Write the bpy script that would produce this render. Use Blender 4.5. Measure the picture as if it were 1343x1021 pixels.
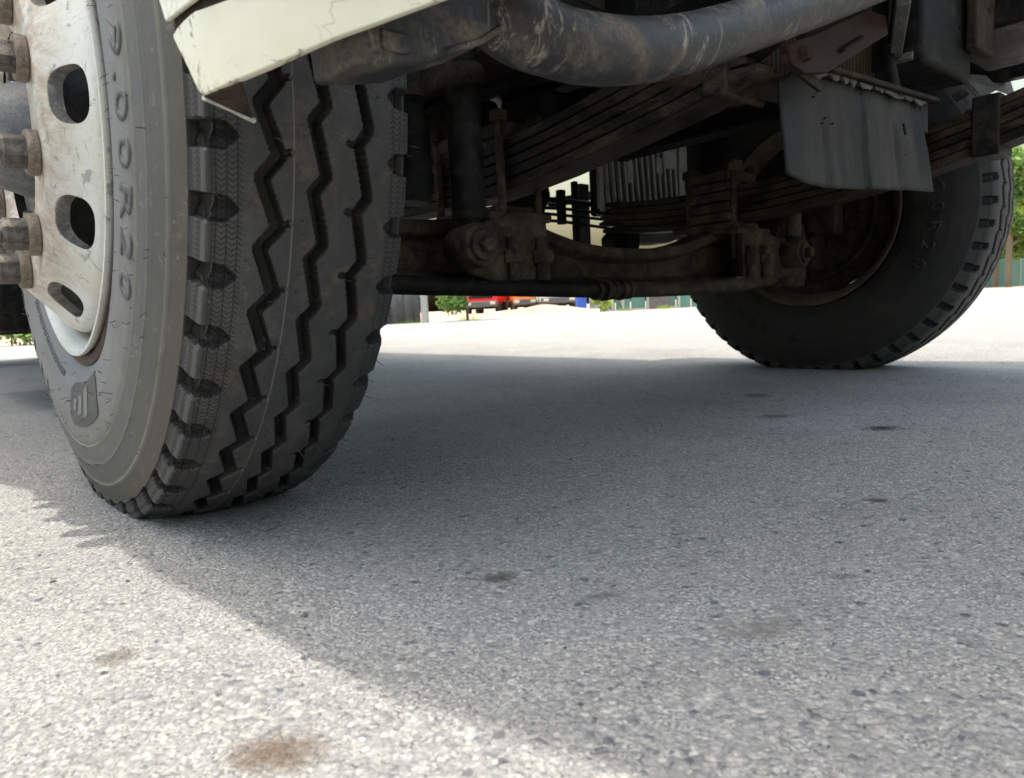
import bpy, bmesh, math, random
import numpy as np
from mathutils import Vector, Matrix
PI = math.pi
R = math.radians
random.seed(7)
rng = np.random.default_rng(7)
scene = bpy.context.scene
for o in list(bpy.data.objects):
    bpy.data.objects.remove(o)
C = scene.collection

# ------------------------------------------------------------------ camera
cam_d = bpy.data.cameras.new('camera')
cam = bpy.data.objects.new('camera', cam_d)
C.objects.link(cam)
scene.camera = cam
pitch, roll = .1123, -.0503
w = Vector((0, math.cos(pitch), -math.sin(pitch)))
up = Vector((0, math.sin(pitch), math.cos(pitch)))
rt = Vector((1, 0, 0))
cr, sr = math.cos(roll), math.sin(roll)
r_ = cr*rt + sr*up
u_ = -sr*rt + cr*up
m = Matrix((r_, u_, -w)).transposed().to_4x4()
m.translation = Vector((0, 0, .2683))
cam.matrix_world = m
cam_d.sensor_width = 36
cam_d.lens = 36*945.2/1343
cam_d.clip_start = .02
cam_d.clip_end = 3000
cam_d.dof.use_dof = True
cam_d.dof.focus_distance = 1.0
cam_d.dof.aperture_fstop = 11.0
scene.render.resolution_x, scene.render.resolution_y = 1024, 778

# ------------------------------------------------------------------ light
YAW = .7147                                     # heading of the axle in the world
def sun_dir_local(tx, ty):                      # tilt of the sun in truck axes
    v = Vector((tx, ty, 1)).normalized()
    return Matrix.Rotation(YAW, 3, 'Z') @ v
SD = sun_dir_local(-.07, .08)
elev = math.asin(SD.z)
az = math.atan2(SD.x, SD.y)
world = bpy.data.worlds.new('World')
scene.world = world
world.use_nodes = True
nt = world.node_tree
bg = nt.nodes['Background']
sky = nt.nodes.new('ShaderNodeTexSky')
sky.sky_type = 'NISHITA'
sky.sun_disc = False
sky.sun_elevation = elev
sky.sun_rotation = az
sky.air_density = 2.6
sky.dust_density = 10.0
sky.ozone_density = 5.0
nt.links.new(sky.outputs[0], bg.inputs[0])
bg.inputs[1].default_value = .15
sun_d = bpy.data.lights.new('sun', 'SUN')
sun = bpy.data.objects.new('sun', sun_d)
C.objects.link(sun)
sun_d.energy = 2.0
sun_d.angle = R(.6)
sun_d.color = (1, .93, .81)
sun.rotation_euler = SD.to_track_quat('Z', 'Y').to_euler()
vs = scene.view_settings
vs.view_transform = 'Standard'
vs.look = 'None'
vs.gamma = 1
vs.use_curve_mapping = False
vs.exposure = 1.55
scene.cycles.max_bounces = 8
scene.cycles.diffuse_bounces = 5

# ------------------------------------------------------------------ materials
class NT:
    def __init__(s, name):
        s.m = bpy.data.materials.new(name)
        s.m.use_nodes = True
        s.t = s.m.node_tree
        s.b = s.t.nodes['Principled BSDF']
        s.co = s.t.nodes.new('ShaderNodeTexCoord').outputs['Object']
    def n(s, ty, **k):
        x = s.t.nodes.new(ty)
        for a, v in k.items():
            setattr(x, a, v)
        return x
    def l(s, a, b):
        s.t.links.new(a, b)
    def noise(s, scale, detail=6, rough=.6, co=None, dist=0):
        x = s.n('ShaderNodeTexNoise')
        x.inputs['Scale'].default_value = scale
        x.inputs['Detail'].default_value = detail
        x.inputs['Roughness'].default_value = rough
        x.inputs['Distortion'].default_value = dist
        s.l(co or s.co, x.inputs['Vector'])
        return x.outputs['Fac']
    def vor(s, scale, feat='F1', out='Distance', co=None):
        x = s.n('ShaderNodeTexVoronoi')
        x.feature = feat
        x.inputs['Scale'].default_value = scale
        s.l(co or s.co, x.inputs['Vector'])
        return x.outputs[out]
    def ramp(s, fac, stops, mode='LINEAR'):
        x = s.n('ShaderNodeValToRGB')
        x.color_ramp.interpolation = mode
        e = x.color_ramp.elements
        while len(e) < len(stops):
            e.new(.5)
        for i, (p, c) in enumerate(stops):
            e[i].position = p
            if isinstance(c, (int, float)):
                c = (c, c, c)
            e[i].color = (*c, 1)
        s.l(fac, x.inputs[0])
        return x.outputs[0]
    def math(s, op, a, b=None, c=None, clamp=False):
        x = s.n('ShaderNodeMath', operation=op, use_clamp=clamp)
        for i, v in enumerate((a, b, c)):
            if v is None:
                continue
            if isinstance(v, (int, float)):
                x.inputs[i].default_value = v
            else:
                s.l(v, x.inputs[i])
        return x.outputs[0]
    def mix(s, f, a, b, mode='MIX'):
        x = s.n('ShaderNodeMixRGB', blend_type=mode)
        for i, v in enumerate((f, a, b)):
            if isinstance(v, (int, float)):
                x.inputs[i].default_value = v if i == 0 else (v, v, v, 1)
            elif isinstance(v, tuple):
                x.inputs[i].default_value = (*v, 1)
            else:
                s.l(v, x.inputs[i])
        return x.outputs[0]
    def scale(s, v, sc, rot=(0, 0, 0), loc=(0, 0, 0)):
        x = s.n('ShaderNodeMapping')
        x.inputs['Scale'].default_value = sc
        x.inputs['Rotation'].default_value = rot
        x.inputs['Location'].default_value = loc
        s.l(v, x.inputs[0])
        return x.outputs[0]
    def bump(s, h, dist, strength=1, prev=None):
        x = s.n('ShaderNodeBump')
        x.inputs['Distance'].default_value = dist
        x.inputs['Strength'].default_value = strength
        s.l(h, x.inputs['Height'])
        if prev:
            s.l(prev, x.inputs['Normal'])
        return x.outputs[0]
    def out(s, col=None, rough=None, normal=None, metal=None, spec=None):
        for v, k in ((col, 'Base Color'), (rough, 'Roughness'), (metal, 'Metallic'), (spec, 'Specular IOR Level'), (normal, 'Normal')):
            if v is None:
                continue
            if isinstance(v, (int, float)):
                s.b.inputs[k].default_value = v
            elif isinstance(v, tuple):
                s.b.inputs[k].default_value = (*v, 1)
            else:
                s.l(v, s.b.inputs[k])
        return s.m

def dusty(name, base, dust, amount=.5, scale=14, rough=.7, metal=0, bump=.0006, fine=220, spec=.4, streak=None):
    """dark base under uneven dust"""
    k = NT(name)
    co = k.co if streak is None else k.scale(k.co, streak)
    n1 = k.noise(scale, 8, .65, co, .6)
    n2 = k.noise(scale*9, 6, .7, co)
    f = k.math('ADD', k.math('MULTIPLY', n1, .7), k.math('MULTIPLY', n2, .3))
    f = k.ramp(f, [(.56-amount*.25, 0), (.72-amount*.12, 1)])
    n3 = k.noise(fine, 3)
    c = k.mix(k.math('MULTIPLY', f, .85), base, dust)
    c = k.mix(.5, c, k.ramp(n3, [(.3, .55), (.7, 1.25)]), 'MULTIPLY')
    ro = k.ramp(f, [(0, rough*.75), (1, min(1, rough*1.25))])
    nn = k.bump(k.math('ADD', n3, k.math('MULTIPLY', n2, 2)), bump)
    return k.out(c, ro, nn, metal, spec)

def herring(k, uvx, uvy):
    """basket weave lines: zigzag stripes; uvx along the tread in metres, uvy across in metres"""
    a = k.math('PINGPONG', k.math('MULTIPLY', uvy, 1), .0046)
    v = k.math('ADD', k.math('MULTIPLY', uvx, 1), k.math('MULTIPLY', a, .8))
    s1 = k.math('PINGPONG', k.math('MULTIPLY', v, 1), .0026)
    line = k.ramp(k.math('DIVIDE', s1, .0026), [(.12, 0), (.28, 1)])
    e = k.ramp(k.math('DIVIDE', a, .0046), [(.06, 0), (.16, 1)])
    return k.math('MULTIPLY', line, e)

PROF = [(-.100, .294), (-.119, .2965), (-.1285, .310), (-.1375, .333), (-.1415, .368), (-.139, .404),
        (-.1376, .4085), (-.1383, .4100), (-.1370, .4118), (-.1330, .4345), (-.1336, .4362), (-.1318, .438), (-.1245, .4635), (-.1250, .4652), (-.1232, .467), (-.1192, .478), (-.1150, .4890), (-.1158, .4908), (-.1135, .4925),
        (-.1128, .4995), (-.1118, .5055), (-.1106, .5085), (-.1090, .5122), (-.1068, .5145), (-.1040, .5150), (-.1022, .5142), (-.0950, .5172), (-.0850, .5205),
        (-.070, .5245), (-.040, .5285), (-.010, .5300), (.020, .5290), (.050, .5262), (.072, .5235), (.085, .5210), (.094, .5165),
        (.100, .506), (.106, .490), (.114, .465), (.121, .435), (.125, .400), (.124, .365), (.116, .325), (.105, .297), (.090, .294)]

def arc_at(x):
    P = np.array(PROF)
    k0 = int(np.argmax(P[:, 1] > .49))
    sl = np.concatenate([[0], np.cumsum(np.hypot(np.diff(P[:, 0]), np.diff(P[:, 1])))])
    return float(np.interp(x, P[k0:, 0][:22], sl[k0:][:22]))
def tyre_mat():
    k = NT('tyre_rubber')
    uv = k.n('ShaderNodeUVMap', uv_map='uv').outputs[0]
    sp = k.n('ShaderNodeSeparateXYZ')
    k.l(uv, sp.inputs[0])
    U, V = sp.outputs[0], sp.outputs[1]          # U arc metres, V lateral metres + .2
    n0 = k.noise(9, 6, .6)
    n1 = k.noise(60, 6, .7)
    n2 = k.noise(700, 3)
    n4 = k.noise(22, 7, .7, dist=1.0)
    dustf = k.ramp(k.math('ADD', k.math('MULTIPLY', n0, .6), k.math('MULTIPLY', n1, .4)), [(.46, 0), (.64, 1)])
    c = k.mix(k.math('MULTIPLY', dustf, .75), (.038, .038, .039), (.084, .081, .076))
    c = k.mix(k.ramp(n4, [(.56, 0), (.68, .6)]), c, (.105, .078, .055))
    n5 = k.ramp(k.noise(34, 3, .5, k.scale(k.co, (.35, 1, 1), (.5, .3, 0)), 4), [(.488, 0), (.497, 1), (.503, 1), (.512, 0)])
    c = k.mix(k.math('MULTIPLY', n5, k.ramp(n0, [(.5, 0), (.6, .5)])), c, (.16, .145, .12))
    spots = k.ramp(k.vor(90), [(.05, 1), (.10, 0)])
    c = k.mix(k.math('MULTIPLY', spots, k.ramp(n1, [(.58, 0), (.66, .6)])), c, (.17, .155, .135))
    c = k.mix(.45, c, k.ramp(n2, [(.3, .6), (.7, 1.3)]), 'MULTIPLY')
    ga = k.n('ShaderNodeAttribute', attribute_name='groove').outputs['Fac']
    inside = k.ramp(k.math('MULTIPLY', ga, 100), [(.06, 0), (.28, 1)])       # groove shade painted into the colour, along with blacker unworn rubber
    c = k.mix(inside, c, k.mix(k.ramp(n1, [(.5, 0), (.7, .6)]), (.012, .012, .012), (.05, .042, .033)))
    # relief zones
    def band(a, b):
        return k.math('MULTIPLY', k.math('GREATER_THAN', V, arc_at(a)), k.math('LESS_THAN', V, arc_at(b)))
    z = k.math('ADD', band(-.1134, -.1108), k.math('ADD', band(-.1020, -.0785), band(.069, .099)))
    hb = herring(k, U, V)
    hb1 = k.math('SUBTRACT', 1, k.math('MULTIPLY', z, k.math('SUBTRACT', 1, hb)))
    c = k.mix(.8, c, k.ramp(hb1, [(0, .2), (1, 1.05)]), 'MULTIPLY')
    c = k.mix(k.math('MULTIPLY', band(-.0352, -.0338), .7), c, (.15, .145, .13))
    c = k.mix(k.math('MULTIPLY', band(-.1104, -.1078), .35), c, (.15, .145, .13))
    nn = k.bump(n2, .0004, .6)
    nn = k.bump(n1, .0012, .5, nn)
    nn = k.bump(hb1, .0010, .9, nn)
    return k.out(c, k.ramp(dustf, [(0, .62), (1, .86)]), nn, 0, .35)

def side_mat():
    k = NT('sidewall_rubber')
    sp = k.n('ShaderNodeSeparateXYZ')
    k.l(k.co, sp.inputs[0])
    r = k.math('SQRT', k.math('ADD', k.math('POWER', sp.outputs[1], 2), k.math('POWER', sp.outputs[2], 2)))
    # polar coordinates for circumferential smears
    ang = k.math('ARCTAN2', sp.outputs[2], sp.outputs[1])
    cx = k.n('ShaderNodeCombineXYZ')
    k.l(k.math('MULTIPLY', ang, 1.3), cx.inputs[0])
    k.l(k.math('MULTIPLY', r, 9), cx.inputs[1])
    n1 = k.noise(2.2, 7, .65, cx.outputs[0], .8)
    n2 = k.noise(42, 6, .72)
    n3 = k.noise(600, 3)
    base = k.ramp(r, [(.30, (.155, .165, .18)), (.37, (.17, .175, .18)), (.405, (.15, .15, .145)), (.412, (.112, .113, .112)), (.437, (.092, .092, .088)), (.466, (.085, .083, .074)), (.478, (.080, .074, .060))])
    edge_mask = k.ramp(r, [(.4085, 0), (.4100, 1), (.4105, 1), (.4125, 0), (.4348, 0), (.4360, 1), (.4366, 1), (.4380, 0), (.4638, 0), (.4650, 1), (.4656, 1), (.4670, 0), (.489, 0), (.4905, .6)])  # ridge highlights painted into the colour as pale scuff lines
    base = k.mix(k.math('MULTIPLY', edge_mask, .6), base, (.26, .25, .21))
    f = k.ramp(k.math('ADD', k.math('MULTIPLY', n1, .6), k.math('MULTIPLY', n2, .4)), [(.38, 0), (.62, 1)])
    c = k.mix(f, k.mix(.6, base, .45, 'MULTIPLY'), base)
    scuff = k.ramp(k.noise(30, 9, .8, dist=1.6), [(.57, 0), (.63, 1)])
    c = k.mix(k.math('MULTIPLY', scuff, .35), c, (.27, .25, .20))
    c = k.mix(.3, c, k.ramp(n3, [(.3, .7), (.7, 1.2)]), 'MULTIPLY')
    nn = k.bump(n3, .0003, .5)
    nn = k.bump(n2, .0015, .4, nn)
    return k.out(c, k.ramp(f, [(0, .5), (1, .7)]), nn, 0, .35)

def rim_mat():
    k = NT('rim_paint')
    n1 = k.noise(8, 6, .6)
    n2 = k.noise(50, 8, .75, dist=.8)
    n3 = k.noise(260, 4, .7)
    c = k.mix(k.ramp(n1, [(.35, 0), (.65, 1)]), (.57, .585, .58), (.53, .525, .455))
    sp = k.n('ShaderNodeSeparateXYZ')
    k.l(k.co, sp.inputs[0])
    r = k.math('SQRT', k.math('ADD', k.math('POWER', sp.outputs[1], 2), k.math('POWER', sp.outputs[2], 2)))
    rust = k.math('MULTIPLY', k.ramp(r, [(.196, 1), (.232, 0)]), k.ramp(n2, [(.34, 0), (.62, 1)]))
    c = k.mix(k.math('MULTIPLY', rust, .85), c, (.27, .16, .085))
    ang2 = k.math('ARCTAN2', sp.outputs[2], sp.outputs[1])
    pc = k.n('ShaderNodeCombineXYZ')
    k.l(k.math('MULTIPLY', ang2, 9), pc.inputs[0]); k.l(k.math('MULTIPLY', r, 10), pc.inputs[1])
    runs = k.math('MULTIPLY', k.ramp(k.noise(3, 6, .7, pc.outputs[0]), [(.54, 0), (.66, 1)]), k.ramp(r, [(.185, 1), (.25, .1)]))
    c = k.mix(k.math('MULTIPLY', runs, .55), c, (.30, .20, .12))
    blot = k.ramp(k.noise(17, 5, .6, None, 1.8), [(.625, 0), (.64, 1)])
    c = k.mix(k.math('MULTIPLY', blot, .75), c, (.22, .23, .235))
    # chips: thin scratches and flakes
    st = k.noise(26, 9, .8, k.scale(k.co, (1, 2.6, .7)), 2.5)
    chips = k.ramp(st, [(.600, 0), (.615, 1)])
    c = k.mix(k.math('MULTIPLY', chips, .8), c, (.16, .165, .17))
    sc2 = k.ramp(k.noise(60, 2, .5, k.scale(k.co, (1, .5, 3), (.6, 0, 0)), 3), [(.485, 0), (.495, 1), (.505, 1), (.515, 0)])
    sc2 = k.math('MULTIPLY', sc2, k.ramp(n1, [(.50, 0), (.60, .6)]))
    c = k.mix(sc2, c, (.25, .25, .24))
    gut = k.math('MULTIPLY', k.ramp(r, [(.252, 0), (.258, 1), (.270, 1), (.276, 0)]), k.ramp(n1, [(.3, .45), (.7, .75)]))
    c = k.mix(gut, c, (.20, .19, .165))
    grime = k.ramp(k.math('ADD', k.math('MULTIPLY', n3, .4), k.math('MULTIPLY', n2, .6)), [(.5, 0), (.7, .4)])
    c = k.mix(grime, c, (.33, .29, .22))
    nn = k.bump(n3, .0005, .4)
    nn = k.bump(chips, .0006, .6, nn)
    return k.out(c, .42, nn, 0, .5)

M = {}
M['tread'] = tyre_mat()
M['side'] = side_mat()
M['rim'] = rim_mat()
M['ring'] = dusty('lock_ring_rust', (.035, .012, .009), (.20, .12, .09), .12, 40, .7)
M['nut'] = dusty('nut_steel', (.075, .065, .055), (.30, .28, .25), .5, 70, .55, .35, .0012, 300)
M['washer'] = dusty('washer_steel', (.13, .10, .075), (.36, .31, .25), .6, 40, .65, .1, .0012, 300)
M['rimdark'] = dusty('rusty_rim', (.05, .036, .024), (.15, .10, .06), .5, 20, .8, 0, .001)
M['letter'] = dusty('moulded_letter_rubber', (.060, .062, .068), (.12, .12, .115), .5, 30, .6, 0, .0004)
M['hub'] = dusty('hub_paint', (.055, .065, .08), (.22, .22, .21), .6, 18, .5, 0, .0006)
M['plate'] = dusty('hub_plate_paint', (.30, .33, .36), (.42, .40, .36), .5, 18, .45, 0)
M['holewall'] = dusty('grimy_hole_edge', (.10, .10, .095), (.36, .34, .30), .35, 40, .6)  # darker than the rim face, used on the hole walls only
M['holedrum'] = dusty('dusty_drum_iron', (.05, .042, .034), (.19, .16, .125), .6, 24, .8, 0, .001)
M['drum'] = dusty('brake_drum_iron', (.012, .010, .008), (.075, .055, .038), .5, 20, .8, 0, .001, spec=.12)
M['cream'] = None
M['badge'] = dusty('dark_badge_rubber', (.030, .031, .036), (.08, .08, .078), .3, 30, .6, 0, .0004)
M['oldletter'] = dusty('old_letter_rubber', (.018, .017, .015), (.055, .045, .035), .4, 20, .8)
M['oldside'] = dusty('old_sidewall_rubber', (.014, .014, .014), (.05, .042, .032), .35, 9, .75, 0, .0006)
M['tube'] = dusty('dusty_black_plastic', (.024, .024, .026), (.19, .15, .11), .26, 16, .6, 0, .0006, 300, .4)
def scratched():
    m_ = M['tube']; t = m_.node_tree; b = t.nodes['Principled BSDF']
    k = NT.__new__(NT); k.m = m_; k.t = t; k.b = b
    k.co = [n for n in t.nodes if n.type == 'TEX_COORD'][0].outputs['Object']
    src = b.inputs['Base Color'].links[0].from_socket
    st = k.ramp(k.noise(34, 5, .75, k.scale(k.co, (2.2, .8, .45)), 1.2), [(.56, 0), (.64, 1)])
    st = k.math('MULTIPLY', st, k.ramp(k.noise(7, 4), [(.38, 0), (.58, .75)]))
    c = k.mix(st, src, (.30, .27, .23))
    sp_ = k.ramp(k.vor(150), [(.06, 1), (.11, 0)])
    c = k.mix(k.math('MULTIPLY', sp_, k.ramp(k.noise(11, 3), [(.5, 0), (.6, .8)])), c, (.42, .40, .36))
    k.l(c, b.inputs['Base Color'])
scratched()
M['spring'] = dusty('dirty_spring_steel', (.009, .008, .007), (.10, .066, .042), .44, 22, .75, 0, .0012, 200, .12, (1, .35, 1))
M['axle'] = dusty('muddy_axle_iron', (.024, .020, .016), (.125, .09, .058), .5, 24, .8, 0, .0014, 180, spec=.12)
M['greasy'] = dusty('greasy_black_iron', (.006, .006, .006), (.045, .037, .028), .32, 24, .6, 0, .001, spec=.12)
M['redp'] = dusty('dark_red_primer', (.018, .006, .0055), (.055, .034, .027), .5, 22, .6, 0, .0008, spec=.12)
M['grey_al'] = dusty('grey_aluminium', (.10, .10, .095), (.18, .17, .15), .5, 20, .6, .2, .0008, spec=.12)
M['finm'] = dusty('grey_fan_cover', (.34, .34, .33), (.12, .10, .08), .35, 22, .55, 0, .0006)
M['flapm'] = dusty('grey_rubber_sheet', (.014, .014, .014), (.075, .068, .058), .5, 12, .8, 0, .0005, 300, .2, (1, 1, .35))
M['flapedge'] = dusty('peeling_glue', (.09, .085, .072), (.03, .026, .02), .5, 60, .8)
M['lightpl'] = dusty('pale_plastic', (.6, .58, .53), (.4, .34, .26), .3, 40, .6)
M['cardb'] = dusty('brown_core', (.065, .052, .034), (.10, .08, .05), .5, 20, .8, spec=.12)
M['cabp'] = dusty('cab_paint', (.62, .60, .50), (.5, .45, .36), .3, 5, .4, 0, .0002)
M['glass'] = dusty('dark_glass', (.02, .025, .03), (.05, .05, .05), .1, 3, .1, 0, .0, 10)
M['hair'] = dusty('rubber_nib', (.025, .025, .025), (.16, .15, .12), .4, 20, .8)
M['concrete'] = dusty('pale_concrete', (.42, .42, .40), (.32, .30, .27), .4, 4, .9)
M['teal'] = dusty('teal_sheet', (.10, .25, .23), (.2, .28, .26), .3, 2, .6)
M['tarp'] = dusty('black_shade_net', (.10, .10, .105), (.16, .16, .16), .4, 3, .9)
M['bark'] = dusty('bark', (.16, .12, .085), (.24, .2, .15), .5, 5, .95)

def cream():
    k = NT('cream_bumper_paint')
    n1 = k.noise(9, 6)
    n2 = k.noise(60, 8, .75, dist=1)
    c = k.mix(k.ramp(n1, [(.35, 0), (.65, 1)]), (.62, .61, .50), (.56, .535, .40))
    sp = k.n('ShaderNodeSeparateXYZ')
    k.l(k.co, sp.inputs[0])
    crack = k.ramp(k.noise(11, 3, .5, k.scale(k.co, (1, .45, 1.6)), 1.4), [(.488, 0), (.494, 1), (.502, 1), (.508, 0)])
    crack = k.math('MULTIPLY', crack, k.ramp(k.noise(4, 2), [(.47, 0), (.56, 1)]))
    c = k.mix(k.math('MULTIPLY', crack, .75), c, (.20, .17, .13))
    # chips concentrated along the lower edge and at the end corner
    low = k.math('ADD', k.ramp(sp.outputs[2], [(.425, 1), (.445, 0)]), k.ramp(sp.outputs[1], [(0, 0), (1, 0)]))
    endc = k.ramp(k.math('ADD', sp.outputs[1], 1), [(.36, 0), (.40, 1)])
    edge_mask = k.math('ADD', k.math('MULTIPLY', low, .10), k.math('MULTIPLY', endc, .10))
    ch = k.ramp(k.math('ADD', n2, edge_mask), [(.64, 0), (.66, 1)])
    c = k.mix(k.math('MULTIPLY', ch, .85), c, (.16, .13, .10))
    nn = k.bump(n2, .0006, .4)
    nn = k.bump(crack, .0010, -.6, nn)
    return k.out(c, .45, nn, 0, .4)
M['cream'] = cream()

def plain(name, col, rough=.7, var=.25, scale=3):
    k = NT(name)
    n = k.noise(scale, 5)
    c = k.mix(1, col, k.ramp(n, [(.3, 1-var), (.7, 1+var)]), 'MULTIPLY')
    return k.out(c, rough)

STAINS = []
def asphalt_mat():
    k = NT('old_asphalt')
    co = k.co
    warp = k.n('ShaderNodeVectorMath', operation='ADD')
    nz = k.n('ShaderNodeTexNoise')
    nz.inputs['Scale'].default_value = 120
    k.l(co, nz.inputs['Vector'])
    sc = k.n('ShaderNodeVectorMath', operation='SCALE')
    sc.inputs['Scale'].default_value = .004
    k.l(nz.outputs['Color'], sc.inputs[0])
    k.l(co, warp.inputs[0]); k.l(sc.outputs[0], warp.inputs[1])
    wc = warp.outputs[0]
    def vr(scale):
        x = k.n('ShaderNodeTexVoronoi')
        x.inputs['Scale'].default_value = scale
        k.l(wc, x.inputs['Vector'])
        return x.outputs['Distance'], x.outputs['Color']
    d1, c1 = vr(215)
    d2, c2 = vr(470)
    d3, c3 = vr(62)
    s1 = k.n('ShaderNodeSeparateColor'); k.l(c1, s1.inputs[0])
    s2 = k.n('ShaderNodeSeparateColor'); k.l(c2, s2.inputs[0])
    s3 = k.n('ShaderNodeSeparateColor'); k.l(c3, s3.inputs[0])
    big = k.noise(2.2, 9, .68, None, .7)
    mid = k.noise(22, 7, .7)
    g1 = k.ramp(s1.outputs[0], [(0, (.070, .078, .094)), (.14, (.165, .168, .174)), (.25, (.205, .206, .206)), (.75, (.26, .257, .248)), (1, (.41, .402, .38))])
    g2 = k.ramp(s2.outputs[1], [(0, (.085, .092, .102)), (.3, (.20, .20, .197)), (.7, (.25, .247, .238)), (1, (.40, .392, .37))])
    pick = k.ramp(mid, [(.42, 0), (.56, 1)])
    c = k.mix(pick, g1, g2)
    # mortar between stones
    gap = k.ramp(d1, [(.35, 0), (.62, 1)])
    c = k.mix(k.math('MULTIPLY', gap, .36), c, (.12, .124, .134))
    # a few larger dark or brown stones
    stone = k.math('MULTIPLY', k.math('GREATER_THAN', s3.outputs[0], .93), k.ramp(d3, [(.22, 1), (.30, 0)]))
    c = k.mix(k.math('MULTIPLY', stone, .75), c, k.ramp(s3.outputs[1], [(0, (.035, .045, .065)), (.8, (.06, .065, .075)), (1, (.3, .17, .10))], 'CONSTANT'))
    c = k.mix(.9, c, k.ramp(big, [(.25, .78), (.5, 1), (.75, 1.16)]), 'MULTIPLY')
    c = k.mix(.6, c, k.ramp(mid, [(.25, .8), (.75, 1.15)]), 'MULTIPLY')
    # oil and water stains with a shape of their own
    nw = k.math('ADD', k.math('MULTIPLY', k.noise(30, 8, .8, None, 1.0), .62), k.math('MULTIPLY', k.noise(190, 5, .7), .38))
    for (x, y, a, b, rot, col, st) in STAINS:
        mp = k.n('ShaderNodeMapping')
        mp.vector_type = 'TEXTURE'
        mp.inputs['Location'].default_value = (x, y, 0)
        mp.inputs['Rotation'].default_value = (0, 0, rot)
        mp.inputs['Scale'].default_value = (a, b, 1)
        k.l(co, mp.inputs[0])
        ln = k.n('ShaderNodeVectorMath', operation='LENGTH')
        k.l(mp.outputs[0], ln.inputs[0])
        f = k.math('SUBTRACT', k.math('ADD', ln.outputs['Value'], k.math('MULTIPLY', nw, 2.6)), 1.3)
        f = k.ramp(f, [(.25, 1), (.62, .7), (1.0, 0)])
        c = k.mix(k.math('MULTIPLY', f, st), c, col)
    nn = k.bump(mid, .004, .3)
    nn = k.bump(k.math('SUBTRACT', 1, d1), .0028, .8, nn)
    nn = k.bump(k.math('SUBTRACT', 1, d2), .0014, .7, nn)
    return k.out(c, .82, nn, 0, .35)

# ------------------------------------------------------------------ mesh helpers
def link(o, parent=None):
    C.objects.link(o)
    if parent:
        o.parent = parent
    return o
def tag(o, label=None, cat=None, group=None, kind=None):
    if label: o['label'] = label
    if cat: o['category'] = cat
    if group: o['group'] = group
    if kind: o['kind'] = kind
    return o
def empty(name, loc=(0, 0, 0), rz=0, parent=None):
    o = bpy.data.objects.new(name, None)
    o.location = loc
    o.rotation_euler = (0, 0, rz)
    o.empty_display_size = .1
    return link(o, parent)

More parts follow.
